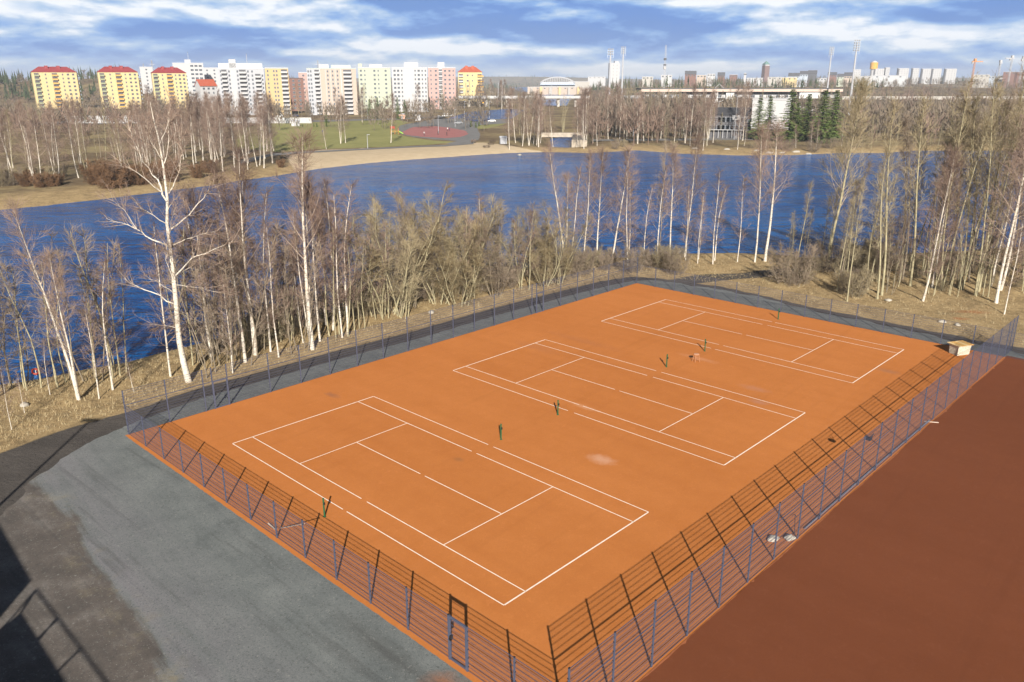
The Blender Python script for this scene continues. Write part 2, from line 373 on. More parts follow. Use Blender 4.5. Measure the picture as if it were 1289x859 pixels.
def build_ground():
    az = sorted(set(np.round(np.concatenate([np.arange(-44, 44.01, 0.21), np.arange(-180, 180, 7.5)]), 3)))
    az = np.radians(np.array(az)); rr = [0.0]; r = 9.0
    while r < 7500:
        rr.append(r); r *= 1.0125 if r < 400 else 1.03
    rr = np.array(rr[1:]); A, RR = np.meshgrid(az, rr); x = RR * np.sin(A); y = RR * np.cos(A)
    xf, yf = x.ravel(), y.ravel(); z = HV(xf, yf)
    n, k = len(rr), len(az)
    v = list(zip(xf.tolist(), yf.tolist(), z.tolist())); v.append((0, 0, 0))
    f = []
    for i in range(n - 1):
        for j in range(k):
            j2 = (j + 1) % k; f.append((i * k + j, i * k + j2, (i + 1) * k + j2, (i + 1) * k + j))
    c = len(v) - 1
    for j in range(k): f.append((c, (j + 1) % k, j))
    me = bpy.data.meshes.new('ground'); me.from_pydata(v, [], f); me.polygons.foreach_set('use_smooth', [True] * len(f))
    # zones: where sand, lawn, bare dirt lie
    BEACH = P([(360, 196), (385, 194), (400, 190.5), (480, 187.5), (560, 184), (598, 181), (610, 181), (660, 187), (700, 189.3), (742, 191.3), (745, 196), (600, 200), (450, 212), (400, 218), (380, 218), (366, 208)], -0.9)
    LAWN = P([(296, 186), (300, 163), (330, 156.5), (420, 152), (500, 151), (515, 154), (500, 160), (504, 171), (540, 177), (575, 179), (545, 182), (480, 185.5), (400, 188), (350, 192)], ZF)
    LAWN2 = P([(578, 156), (600, 154), (640, 155), (632, 158), (606, 163), (590, 160)], ZF)
    LAWN3 = P([(-200, 300), (0, 246), (60, 240), (130, 232), (150, 240), (130, 251), (0, 268), (-200, 290)], ZF)
    STRAND = P([(740, 190), (800, 186), (870, 189), (930, 188), (1000, 190), (1110, 188), (1120, 194), (930, 198), (800, 192)], -1.2)
    DIRT = [tuple(G(a, b).xy) for a, b in [(840, 352), (880, 346), (940, 343), (1000, 338), (1022, 341), (1010, 346), (930, 352), (880, 356)]]
    def soft(poly, w): return np.clip(0.5 - seg_dist(xf, yf, poly) / w, 0, 1)
    sand = np.maximum(soft(BEACH, 3.0), 0)
    lawn = np.maximum.reduce([soft(LAWN, 4.0), soft(LAWN2, 4.0), 0.3 * soft(LAWN3, 6.0)])
    fd = seg_dist(xf, yf, FLAT)
    dirt = np.maximum(np.clip(0.5 - (fd - 0.2) / 1.0, 0, 1), soft(DIRT, 1.5))
    lake = seg_dist(xf, yf, LAKE)
    far = sm(20, 40, yf - np.interp(xf, NSX, NSY)) * sm(5, 14, lake + 0 * xf) * (1 - soft(LAWN3, 8.0)) * (1 - 0.8 * soft(STRAND, 6.0))
    colr = np.stack([sand, lawn, dirt, far], 1); colr = np.vstack([colr, [[0, 0, 1, 0]]]).astype(np.float32)
    at = me.color_attributes.new('zone', 'FLOAT_COLOR', 'POINT'); at.data.foreach_set('color', colr.ravel())
    me.materials.append(mat_ground()); me.update()
    kind(link('ground', me), 'structure')
build_ground()
w = MB(); MW = mat_water()
w.face([(-9000, -100, ZW), (9000, -100, ZW), (9000, 9000, ZW), (-9000, 9000, ZW)], MW)
kind(w.build('lake_water'), 'structure')

def ragged(pts, step, amp, seed):
    """closed polygon with its edges broken up"""
    rg = random.Random(seed); out = []; s_ = 0.0; lo = 1.4 * amp
    for i, a in enumerate(pts):
        b = pts[(i + 1) % len(pts)]; L = math.dist(a, b); k = max(1, int(L / step))
        for j in range(k):
            t = j / k; s_ += L / k; w_ = lo * (math.sin(s_ * 0.83) * math.sin(s_ * 0.31 + 2) + 0.5 * math.sin(s_ * 2.1)) if amp > 0.05 else 0
            out.append((a[0] + (b[0] - a[0]) * t + w_ + rg.uniform(-amp, amp) * 0.5, a[1] + (b[1] - a[1]) * t + w_ + rg.uniform(-amp, amp) * 0.5))
    return out
def sheet(name, pts, mat, z, kd='structure'):
    bm = bmesh.new(); vs = [bm.verts.new((p[0], p[1], z)) for p in pts]; f = bm.faces.new(vs); bm.normal_update()
    if f.normal.z < 0: f.normal_flip()
    bmesh.ops.triangulate(bm, faces=[f]); me = bpy.data.meshes.new(name); bm.to_mesh(me); bm.free(); me.materials.append(mat)
    o = link(name, me); return kind(o, kd)
# grey gravel of the yard and of the walk round the courts (its outer edge lies inside the dark verge)
GRAVEL_IN = [(-420, 960), (-100, 730), (0, 648), (50, 600), (95, 567), (150, 539), (172, 531), (212, 517), (256, 501), (305, 487), (345, 476), (425, 453), (526, 427), (619, 399), (710, 374.5), (762, 361), (798, 353.5)]
gr = [tuple(G(a, b).xy) for a, b in GRAVEL_IN + [(818, 353), (860, 358), (910, 365), (960, 376), (1014, 389), (1084, 404), (1189, 426), (1289, 446), (1420, 474)]]
gr += [tuple(CT(70, 52.6).xy), tuple(CT(80, -10).xy), tuple(CT(60, -60).xy), tuple(CT(-10, -70).xy)]
MYARD = mat_yard()
sheet('gravel_yard', ragged(gr, 0.35, 0.16, 3), MYARD, 0.02)
UL, UR, VB, VT = -6.1, 30.62, -3.92, 52.2
court = [tuple(CT(u, v).xy) for u, v in ((UL - 0.05, VB - 0.24), (UR + 0.12, VB - 0.26), (UR + 0.12, VT + 0.12), (UL - 0.12, VT + 0.12))]
sheet('clay_courts', ragged(court, 0.22, 0.035, 5), M_CLAY, 0.035)
fld = [tuple(CT(u, v).xy) for u, v in ((UR + 0.1, VB - 30), (UR + 65, VB - 30), (UR + 65, VT + 0.5), (UR + 0.1, VT + 0.5))]
sheet('red_brown_field', ragged(fld, 0.3, 0.03, 6), M_FIELD, 0.045)
# clay swept out under the fence
mg = MB()
M_SPILL = flat('spilled_clay', (0.30, 0.10, 0.04), 0.95, var=0.3, scale=2)
rg = random.Random(4)
spl = []
for i in range(0, 280):
    v = VB + i * 0.2; spl.append((UR + 0.13 + 0.05 * math.sin(v * 0.9) * math.sin(v * 0.37 + 1) + 0.02 * rg.random() + (0.12 * rg.random() if rg.random() < 0.06 else 0), v))
sp_poly = [tuple(CT(u, v).xy) for u, v in spl] + [tuple(CT(UR + 0.1, v).xy) for v in (VT, VB)]
sheet('swept_clay_edge', sp_poly, M_SPILL, 0.052)

# ---- painted court lines
M_LINE = flat('white_line_paint', (0.86, 0.74, 0.62), 0.8, var=0.12, scale=6)
def line(mb, u0, v0, u1, v1, wd=0.055, z=0.041):
    a = Vector((u0, v0)); b = Vector((u1, v1)); d = (b - a).normalized(); q = Vector((-d.y, d.x)) * wd / 2
    mb.face([CT(*(p), z) for p in (a - q, b - q, b + q, a + q)], M_LINE)
def court_lines(ou, ov, seed):
    mb = MB(); L, W, s, sv = 23.77, 10.97, 1.37, 5.485; mid = L / 2; rg = random.Random(seed)
    def ln(u0, v0, u1, v1, w=0.055): line(mb, ou + u0, ov + v0, ou + u1, ov + v1, w)
    for v in (0, s, W - s, W):
        g = 0.16 + rg.random() * 0.12; g2 = mid + rg.uniform(-0.1, 0.15)
        ln(0, v, g2 - g, v); ln(g2 + g, v, L, v)
    ln(0, 0.03, 0, W - 0.03, 0.075); ln(L, 0.03, L, W - 0.03, 0.075)
    for u in (sv, L - sv): ln(u, s + 0.03, u, W - s - 0.03)
    ln(sv + 0.05, W / 2, mid - 0.2, W / 2); ln(mid + 0.2, W / 2, L - sv - 0.05, W / 2)
    kind(mb.build('court_lines'), 'structure')
court_lines(0, 0, 1); court_lines(0.12, 18.61, 2); court_lines(0.20, 37.51, 3)

# ------------------------------------------------------------------ fence
M_STEEL = flat('slate_blue_steel', (0.075, 0.085, 0.13), 0.55, 0.1, var=0.1)
M_WIRE = flat('slate_wire', (0.07, 0.075, 0.115), 0.6, 0.0, var=0.05)
M_BLACK = flat('black_plastic', (0.02, 0.02, 0.022), 0.5)
def panel_mesh(wd, h):
    mb = MB(); r = 0.0017
    n = int(wd / 0.05)
    for i in range(n + 1):
        x = i * wd / n; mb.box((x - r, -r, 0.05), (x + r, r, h), M_WIRE)
    z = 0.08; zs = []
    while z < h + 0.001: zs.append(z); z += 0.2
    for z in zs:
        for y in (-0.011, 0.011): mb.box((0, y - 0.0036, z - 0.0036), (wd, y + 0.0036, z + 0.0036), M_WIRE)
    if h > 2.5: mb.box((0, -0.015, 2.035), (wd, 0.015, 2.06), M_WIRE)
    mb.box((0, -0.013, h - 0.01), (wd, 0.013, h + 0.006), M_WIRE)
    return mb.mesh('mesh_panel')
def post_mesh(h, s=0.034):
    mb = MB(); mb.box((-s, -s * 0.75, -0.3), (s, s * 0.75, h + 0.03), M_STEEL); mb.box((-s - 0.006, -s * 0.75 - 0.006, h + 0.03), (s + 0.006, s * 0.75 + 0.006, h + 0.045), M_BLACK)
    for i in range(int(h / 0.4)): mb.box((-s - 0.02, -0.018, 0.25 + i * 0.4), (s + 0.02, s * 0.75 + 0.012, 0.29 + i * 0.4), M_BLACK)
    return mb.mesh('post')
PMESH = {}
def fence(label, org, ang, stops, h, gates=(), group='wire mesh fences around the courts', skip_first=False):
    """stops: distances of the posts along the run"""
    t = thing('court_fence', label, 'fence', org, ang, group)
    if ('p', h) not in PMESH: PMESH[('p', h)] = post_mesh(h)
    for i, s in enumerate(stops):
        if not (i == 0 and skip_first): link('post', PMESH[('p', h)], t, (s, 0, 0))
    for i in range(len(stops) - 1):
        a, b = stops[i], stops[i + 1]
        if (a, b) in gates:
            gate_w = b - a; m = MB(); q = 0.045
            for x in (0.03, gate_w - 0.03): m.box((x - q, -q, 0.04), (x + q, q, 2.08), M_STEEL)
            m.box((0.075, -0.03, 2.0), (gate_w - 0.075, 0.03, 2.08), M_STEEL); m.box((0.075, -0.03, 0.06), (gate_w - 0.075, 0.03, 0.13), M_STEEL)
            g = m.build('gate', t, (a, 0, 0))
            m = MB(); m.box((0.10, -0.08, 1.0), (0.16, 0.08, 1.2), M_BLACK); m.cyl((0.13, -0.13, 1.1), (0.26, -0.13, 1.1), 0.014, M_BLACK, 6); m.build('handle', g)
            for zh in (0.5, 1.5): m = MB(); m.box((gate_w - 0.11, 0.05, zh), (gate_w - 0.05, 0.09, zh + 0.1), M_BLACK); m.build('hinge', g)
            k = ('m', round(gate_w - 0.16, 2), 1.95)
            if k not in PMESH: PMESH[k] = panel_mesh(k[1], 1.95)
            link('mesh_infill', PMESH[k], g, (0.08, 0, 0.02))
            if h > 2.5:
                k = ('t', round(gate_w, 2))
                if k not in PMESH:
                    m = MB()
                    for j in range(int(gate_w / 0.05)): m.box((j * 0.05 - 0.0017, -0.0017, 2.15), (j * 0.05 + 0.0017, 0.0017, h), M_WIRE)
                    for j in range(5): m.box((0, -0.015, 2.15 + j * 0.2), (gate_w, 0.015, 2.158 + j * 0.2), M_WIRE)
                    PMESH[k] = m.mesh('mesh_panel')
                link('mesh_panel', PMESH[k], t, (a, 0, 0))
            continue
        k = ('m', round(b - a - 0.08, 2), h)
        if k not in PMESH: PMESH[k] = panel_mesh(k[1], h)
        link('mesh_panel', PMESH[k], t, (a + 0.04, 0, 0))
    return t
def stops(a, b, n): return [round(a + (b - a) * i / n, 3) for i in range(n + 1)]
W1 = UR - UL; L1 = VT - VB
near_st = stops(0, 30.68, 12) + [31.72] + stops(34.2, W1, 1)
near_st = [round(x, 3) for x in near_st]
fence('low slate blue mesh fence with a gate between the clay courts and the grey yard', CT(UL, VB), UA, near_st, 2.07, gates=((near_st[12], near_st[13]),))
lst = [0.0, 2.7, 5.25, 5.9, 7.0] + stops(10.2, 38.6, 11) + [39.25, 40.3] + stops(42.9, L1, 5)[0:]
lst = sorted(set(round(x, 3) for x in lst))
def gate_pair(ls, a): 
    i = min(range(len(ls)), key=lambda k: abs(ls[k] - a)); return (ls[i], ls[i + 1])
fence('tall slate blue mesh fence with two gates on the tree side of the courts', CT(UL, VB), VA, lst, 3.03, gates=(gate_pair(lst, 5.9), gate_pair(lst, 39.25)))
fence('tall slate blue mesh fence between the orange clay and the red brown field', CT(UR, VB), VA, stops(0, L1, 22), 3.05)
fence('low mesh fence along the far end of the courts beside the gravel walk', CT(UL, VT), UA, stops(0, W1, 15), 2.2, skip_first=True)
fence('mesh fence running on past the far corner along the red brown field', CT(UR, VT + 0.05), UA, stops(0, 30, 12), 2.2, skip_first=True)
e0 = CT(UR, VT)
# slanting end screen at the far corner: the tall fence runs on past the corner
fence('short piece of tall mesh fence rising beyond the far corner of the courts', CT(UR, VT), VA + 0.0, [0, 1.2, 2.4], 3.05, skip_first=True)
# grass verge shadow-free pieces done; net posts
M_GREEN = flat('dark_green_paint', (0.02, 0.10, 0.045), 0.4, 0.1)
def net_post(u, v, side, label):
    t = thing('net_post', label, 'net post', CT(u, v, 0.03), UA, 'green net posts left on the clay')
    m = MB(); m.lathe([(0.045, -0.1), (0.045, 1.05), (0.05, 1.05), (0.05, 1.08), (0.02, 1.09)], M_GREEN, 12); m.build('shaft', t)
    m = MB(); m.lathe([(0.085, 0.0), (0.085, 0.02), (0.055, 0.03)], M_GREEN, 12); m.build('ground_collar', t)
    m = MB(); m.box((0.045, -0.035, 0.72), (0.10, 0.035, 0.86), M_BLACK); m.cyl((0.07, -0.09, 0.79), (0.07, 0.06, 0.79), 0.012, M_BLACK, 6); m.build('winch', t)
    m = MB(); m.cyl((-0.055, side * 0.03, 0.1), (-0.055, side * 0.03, 1.0), 0.007, M_GREEN, 5); m.build('lacing_bar', t)
for a in [(11.76, -1.1, 1, 'green net post beside the sideline nearest the grey yard'), (11.79, 12.08, -1, 'green net post on the lake side of the nearest court'),
          (11.82, 17.59, 1, 'green net post on the near side of the middle court'), (11.83, 30.89, -1, 'green net post on the far side of the middle court'),
          (11.95, 36.47, 1, 'green net post beside the small stool at the farthest court'), (12.04, 49.69, -1, 'farthest green net post beside the back fence')]: net_post(*a)

# stool covered with clay dust
M_DUSTY = flat('clay_dusted_wood', (0.40, 0.19, 0.10), 0.9, var=0.2, scale=8)
M_DUSTP = flat('pale_dusty_seat', (0.48, 0.25, 0.15), 0.9, var=0.2, scale=8)
p = G(876, 456); t = thing('stool', 'small clay dusted stool standing by the posts between the farther courts', 'stool', (p.x, p.y, 0.03), 0.4)
m = MB(); m.prism([(0.24 * math.cos(i * math.pi / 4), 0.2 * math.sin(i * math.pi / 4)) for i in range(8)], 0.62, 0.67, M_DUSTP); m.build('seat', t)
for sx in (-1, 1):
    for sy in (-1, 1):
        m = MB(); m.cyl((sx * 0.22, sy * 0.19, 0), (sx * 0.15, sy * 0.12, 0.62), 0.018, M_DUSTY, 6); m.build('leg', t)
m = MB(); m.cyl((-0.2, -0.17, 0.22), (0.2, -0.17, 0.22), 0.012, M_DUSTY, 5); m.cyl((-0.2, 0.17, 0.22), (0.2, 0.17, 0.22), 0.012, M_DUSTY, 5); m.build('rung', t)

# drag rake lying inside the near fence
M_PALE = flat('pale_worn_wood', (0.50, 0.40, 0.32), 0.7)
a, b = G(345, 665), G(379.5, 655.5, 0.9)
a = CT(11.15, VB + 0.55, 0.05); b = CT(14.37, VB + 0.1, 1.85)
rk = thing('clay_rake', 'wooden court rake leaning in the near fence with its long pale handle', 'rake', tuple(a), 0)
m = MB(); m.cyl((0, 0, 0.03), tuple(b - a), 0.022, M_PALE, 8); m.build('handle', rk)
c = (G(338, 661) - a), (G(347, 669) - a)
m = MB(); d = (c[1] - c[0]).normalized(); 
m.tube([(c[0].x, c[0].y, 0.04), (c[1].x, c[1].y, 0.04)], [0.045, 0.045], M_PALE, 6, True); m.build('head', rk)
m = MB()
for i in range(9):
    q = c[0].lerp(c[1], i / 8); m.cyl((q.x, q.y, 0.0), (q.x, q.y, -0.02), 0.008, M_DUSTY, 5)
m.build('teeth', rk)

# wicker crate with plank lid
M_WICK = flat('pale_woven_crate', (0.58, 0.55, 0.45), 0.85, var=0.35, scale=14, bump=0.5)
M_LID = flat('new_pine_planks', (0.62, 0.36, 0.12), 0.7, var=0.25, scale=5)
M_EDGE = flat('pine_edge', (0.70, 0.52, 0.26), 0.7)
p = G(1212, 447.5); t = thing('storage_crate', 'pale crate with an orange plank lid in the far corner of the clay', 'crate', (p.x - 0.15, p.y + 0.35, 0.035), R(18))
m = MB(); poly0 = [(-0.62, -0.42), (0.62, -0.42), (0.62, 0.42), (-0.62, 0.42)]
for i in range(4):
    a, b = poly0[i], poly0[(i + 1) % 4]
    m.face([(a[0], a[1], 0), (b[0], b[1], 0), (b[0] * 1.1, b[1] * 1.1, 0.85), (a[0] * 1.1, a[1] * 1.1, 0.85)], M_WICK)
m.face([(x, y, 0.0) for x, y in reversed(poly0)], M_WICK)
for r_ in range(7):
    zz = 0.08 + r_ * 0.115; k = 1 + 0.1 * zz / 0.85
    for i in range(4):
        a, b = poly0[i], poly0[(i + 1) % 4]; m.tube([(a[0] * k * 1.01, a[1] * k * 1.01, zz), (b[0] * k * 1.01, b[1] * k * 1.01, zz)], [0.022, 0.022], M_WICK, 5)
m.build('woven_body', t)
for i in range(6):
    m = MB(); m.box((-0.80 + i * 0.268, -0.62, 0.86), (-0.80 + i * 0.268 + 0.255, 0.62, 0.90), M_LID if i % 3 else M_EDGE); m.build('lid_plank', t)
m = MB(); m.box((-0.78, -0.5, 0.83), (0.78, -0.42, 0.858), M_EDGE); m.box((-0.78, 0.42, 0.83), (0.78, 0.5, 0.858), M_EDGE); m.build('lid_batten', t)

# two pale sacks by the right fence
def lump(r, seed, mat, sq=0.5, n=2, amp=0.18):
    bm = bmesh.new(); bmesh.ops.create_icosphere(bm, subdivisions=n, radius=1); rg = random.Random(seed)
    k = [rg.uniform(0, 6) for _ in range(6)]
    for v in bm.verts:
        c = v.co; s_ = 1 + amp * (math.sin(3 * c.x + k[0]) * math.cos(2.7 * c.y + k[1]) + 0.6 * math.sin(5 * c.z + k[2]) * math.sin(4.3 * c.x + k[3]))
        v.co = Vector((c.x * r[0], c.y * r[1], c.z * r[2] * (1 if c.z > 0 else 0.3))) * s_
    me = bpy.data.meshes.new('lump'); bm.to_mesh(me); bm.free(); me.materials.append(mat)
    me.polygons.foreach_set('use_smooth', [True] * len(me.polygons)); return me
M_SACK = flat('pale_sackcloth', (0.48, 0.44, 0.37), 0.9, var=0.2, scale=9)
for (px, py, l, sd) in ((973, 679.5, 'pale sack on the clay a step in from the right fence', 3), (994, 678.5, 'pale sack right against a post of the right fence', 8)):
    p = G(px, py, 0.05); o = tag(link('sandbag', lump((0.33, 0.22, 0.16), sd, M_SACK, n=3), None, (p.x, p.y, 0.08), 0.5), l, 'sandbag', 'pale sacks by the right fence')
# hooked iron bar near the sacks, valve on the fence
p = G(1000, 672); t = thing('hose_reel_stand', 'thin dark stand leaning by the sacks at the right fence', 'stand', (p.x, p.y, 0.035), UA)
m = MB(); m.cyl((0, 0, 0), (-0.12, 0.1, 0.95), 0.016, M_BLACK, 6); m.build('bar', t)
m = MB(); m.tube([(-0.28, 0.1, 0.85), (-0.15, 0.1, 0.98), (0.0, 0.1, 0.85)], [0.014] * 3, M_BLACK, 6); m.build('hook', t)
pv = CT(UR - 0.35, 23.6, 2.1); t = thing('fence_winch', 'small dark crank box with levers fixed high on the right fence', 'winch', pv, VA)
m = MB(); m.box((-0.12, -0.05, -0.08), (0.12, 0.28, 0.08), M_BLACK); m.build('box', t)
for s_ in (-0.14, 0.0, 0.14):
    m = MB(); m.cyl((s_, 0, 0), (s_ * 1.8, -0.06, 0.32), 0.022, M_BLACK, 6); m.build('lever', t)
# kerb pipe along the right fence
M_PIPE = flat('grey_pipe', (0.2, 0.22, 0.27), 0.5)
m = MB(); m.tube([tuple(CT(UR - 0.12, 15.0, 0.09)), tuple(CT(UR - 0.14, 24.0, 0.09)), tuple(CT(UR - 0.1, 34.0, 0.09))], [0.04] * 3, M_PIPE, 6, True)
tag(m.build('water_pipe'), 'thin grey pipe lying along the foot of the right fence', 'pipe')
p = G(1172, 532.5); m = MB(); m.box((-0.45, -0.035, 0), (0.45, 0.035, 0.04), M_PALE, R(-12)); tag(m.build('scuff_strip', None, (p.x, p.y, 0.046)), 'pale strip added for the white scuff line on the red brown field by the fence foot', 'scuff line')  # low strip added to stand for a white scuff line

# ------------------------------------------------------------------ trees
M_BIRCH = mat_birch(); M_TWIG = flat('birch_twigs', (0.20, 0.14, 0.11), 0.85, var=0.25, scale=0.7)
M_LIMB = flat('birch_limb', (0.38, 0.30, 0.235), 0.8, var=0.3, scale=3)
M_BARKO = flat('olive_bark', (0.32, 0.285, 0.18), 0.85, var=0.3, scale=4); M_TWIGO = flat('olive_twigs', (0.25, 0.205, 0.125), 0.85, var=0.25, scale=0.6)
M_BARKG = flat('grey_brown_bark', (0.20, 0.165, 0.12), 0.85, var=0.3, scale=4); M_TWIGG = flat('grey_twigs', (0.20, 0.155, 0.115), 0.85, var=0.25, scale=0.6)
M_TWIGY = flat('willow_twigs', (0.205, 0.16, 0.09), 0.85, var=0.25, scale=0.6)
M_RUST = flat('rusty_twigs', (0.15, 0.085, 0.045), 0.9, var=0.3, scale=0.5)
M_NEEDLE = flat("spruce_needles", (0.16, 0.22, 0.06), 0.9, var=0.45, scale=1.2)
M_NEEDLP = flat('pine_needles', (0.06, 0.078, 0.028), 0.9, var=0.4, scale=0.8)
M_DARKB = flat('dark_trunk', (0.09, 0.065, 0.045), 0.9, var=0.3)

def path(rg, p, d, L, n, wig, trop):
    pts = [tuple(p)]; d = d.normalized(); s_ = L / n; p = Vector(p)
    for i in range(n):
        d = (d + Vector((rg.gauss(0, wig), rg.gauss(0, wig), rg.gauss(0, wig) + trop))).normalized()
        p = p + d * s_; pts.append(tuple(p))
    return pts
def at_path(pts, t):
    k = t * (len(pts) - 1); i = min(int(k), len(pts) - 2); f = k - i
    a, b = Vector(pts[i]), Vector(pts[i + 1]); return a.lerp(b, f), (b - a).normalized()
def side_dir(rg, d, ang, az=None):
    az = rg.uniform(0, 2 * math.pi) if az is None else az
    a = d.orthogonal().normalized(); b = d.cross(a); s_ = a * math.cos(az) + b * math.sin(az)
    return (d * math.cos(ang) + s_ * math.sin(ang)).normalized()
def branchlets(rg, mb, mat, pts, r, n2, l2, n3, l3, rt, a2=0.75, trop=0.05, t0=0.15):
    for i in range(n2):
        t = t0 + (1 - t0) * (i + rg.random()) / n2; p, d = at_path(pts, t); L = l2 * (1.15 - 0.75 * t) * rg.uniform(0.6, 1.25)
        dd = side_dir(rg, d, a2 * rg.uniform(0.7, 1.2)); q = path(rg, p, dd, L, 3, 0.13, trop)
        r2 = max(rt * 1.5, r * 0.35 * (1 - t * 0.6)); mb.tube(q, [r2, r2 * 0.8, r2 * 0.55, rt * 0.6], mat, 3)
        for j in range(n3):
            p3, d3 = at_path(q, 0.15 + 0.85 * (j + rg.random()) / n3); d4 = side_dir(rg, d3, rg.uniform(0.35, 0.9))
            e = path(rg, p3, d4, l3 * rg.uniform(0.5, 1.3), 2, 0.16, trop * 1.2)
            mb.tube(e, [rt, rt * 0.75, 0], mat, 3)
def tree_mesh(seed, Hh, r0, stems=1, spread=0.0, crown0=0.3, n1=34, l1=0.27, a1=(1.0, 0.45), n2=7, l2=0.4, n3=7, l3=0.55, rt=0.007, bark=None, twig=None, limb=None, trop=0.06, wig=0.03, lean=0.0, bow=0.0, width_pow=0.8, hv=0.15, sides=7, top_full=0.25, base_r=0.0):
    rg = random.Random(seed); T, C = MB(), MB(); limb = limb or bark
    for s_ in range(stems):
        az = rg.uniform(0, 6.28) if stems == 1 else 6.283 * (s_ + rg.uniform(-0.3, 0.3)) / stems
        sd = spread * rg.uniform(0.4, 1.1); h = Hh * (1 if s_ == 0 else rg.uniform(1 - hv * 2, 1.0))
        d = Vector((math.cos(az) * sd + lean, math.sin(az) * sd, 1)).normalized(); n = 11
        b0 = Vector((math.cos(az), math.sin(az), 0)) * base_r * rg.random(); b0.z = -0.4
        pts = path(rg, b0, d, h / max(0.5, d.z) ** 0.5, n, wig, 0.02 + spread * 0.06)
        # rescale to the height wanted
        k = (h + 0.4) / (pts[-1][2] - pts[0][2]); pts = [(x + bow * math.sin(math.pi * i / n) * h, y, -0.4 + (z + 0.4) * k) for i, (x, y, z) in enumerate(pts)]
        rs = r0 * (1 if stems == 1 else rg.uniform(0.6, 1.0)); rad = [rs * (1.0 - i / n) ** 0.85 + 0.008 for i in range(n + 1)]; rad[0] *= 1.3
        T.tube(pts, rad, bark, sides)
        m1 = max(4, int(n1 / stems ** 0.75))
        for i in range(m1):
            t = crown0 + (0.985 - crown0) * ((i + rg.random()) / m1) ** 0.9
            p, dd = at_path(pts, t); rel = (t - crown0) / (1 - crown0)
            L = l1 * h * ((1 - rel) ** width_pow * (1 - top_full) + top_full * (1 - rel * 0.75)) * rg.uniform(0.55, 1.2) * min(1, 0.45 + rel * 2.5)
            ang = a1[0] + (a1[1] - a1[0]) * rel; d1 = side_dir(rg, dd, ang * rg.uniform(0.8, 1.2)); q = path(rg, p, d1, L, 5, 0.09, trop)
            ra = max(0.012, rs * 0.30 * (1 - rel * 0.75) * rg.uniform(0.5, 1.1))
            T.tube(q, [ra, ra * 0.8, ra * 0.62, ra * 0.45, ra * 0.3, rt * 0.8], limb if ra < 0.05 else bark, 4)
            branchlets(rg, C, twig, q, ra, n2, l2 * h * 0.12 * (1 - rel * 0.35), n3, l3, rt, trop=trop)
        branchlets(rg, C, twig, pts[-4:], 0.02, n2, l2 * h * 0.09, n3, l3, rt, a2=0.5, trop=trop)
    return T.mesh('trunk', True), C.mesh('crown'), Hh
V = {}
def birch(seed, **kw):
    a = dict(Hh=15, r0=0.115, bark=M_BIRCH, twig=M_TWIG, limb=M_LIMB, l1=0.29, n1=40, crown0=0.2, n2=6, n3=7, l3=1.0, l2=0.95, rt=0.0085, wig=0.022)
    a.update(kw); return tree_mesh(seed, **a)
V['birch'] = [birch(1), birch(2, lean=0.08, bow=0.02), birch(3, crown0=0.35, l1=0.22), birch(4, lean=-0.06, bow=-0.03, l1=0.3), birch(5, stems=2, spread=0.13, n1=44)]
V['thin_birch'] = [birch(11, Hh=10, r0=0.06, n1=26, l1=0.22, n2=5, n3=5, l3=0.5), birch(12, Hh=10, r0=0.055, n1=24, l1=0.2, lean=0.1, n2=5, n3=5, l3=0.5), birch(13, Hh=10, r0=0.07, lean=-0.12, bow=0.03, n1=26, l1=0.22, n2=5, n3=5, l3=0.5)]
V['fork_birch'] = [birch(21, Hh=15, r0=0.16, n1=22, l1=0.36, a1=(0.85, 0.4), crown0=0.38, n2=7, l2=0.8, trop=0.05), birch(22, Hh=15, r0=0.15, stems=2, spread=0.2, n1=32, l1=0.28, a1=(0.7, 0.4), crown0=0.35)]
V['alder'] = [tree_mesh(31, 16, 0.095, bark=M_BARKO, twig=M_TWIGO, l1=0.17, n1=30, crown0=0.32, a1=(0.8, 0.4), n2=5, n3=5, l3=0.6, l2=0.7, rt=0.009, lean=0.04),
              tree_mesh(32, 16, 0.085, stems=2, spread=0.10, bark=M_BARKO, twig=M_TWIGO, l1=0.16, n1=40, crown0=0.35, a1=(0.75, 0.35), n2=5, n3=5, l3=0.6, l2=0.7, rt=0.009),
              tree_mesh(33, 16, 0.085, bark=M_BARKG, twig=M_TWIGG, l1=0.18, n1=30, crown0=0.35, a1=(0.8, 0.4), n2=5, n3=5, l3=0.6, l2=0.7, rt=0.009, lean=-0.06, bow=0.02),
              tree_mesh(34, 16, 0.075, stems=3, spread=0.14, bark=M_BARKO, twig=M_TWIGO, l1=0.15, n1=46, crown0=0.38, a1=(0.7, 0.35), n2=5, n3=4, l3=0.6, l2=0.7, rt=0.009)]
V['ash'] = [tree_mesh(41, 15, 0.13, bark=M_BARKO, twig=M_TWIGO, limb=M_LIMB, l1=0.34, n1=46, crown0=0.26, a1=(0.8, 0.3), n2=8, n3=7, l3=0.8, l2=0.95, rt=0.009, trop=0.10, top_full=0.45, lean=0.0)]
def willow(seed, **kw):
    a = dict(Hh=8, r0=0.05, stems=7, spread=0.5, bark=M_BARKO, twig=M_TWIGY, l1=0.36, n1=80, crown0=0.16, a1=(1.0, 0.5), n2=5, n3=5, l3=0.6, l2=0.9, rt=0.007, wig=0.10, base_r=0.6, hv=0.28, trop=0.03)
    a.update(kw); return tree_mesh(seed, **a)
V['willow'] = [willow(51), willow(52, stems=7, spread=0.35, twig=M_TWIGO), willow(53, stems=11, spread=0.55), willow(54, stems=8, spread=0.3, bark=M_BARKG, twig=M_TWIGG)]
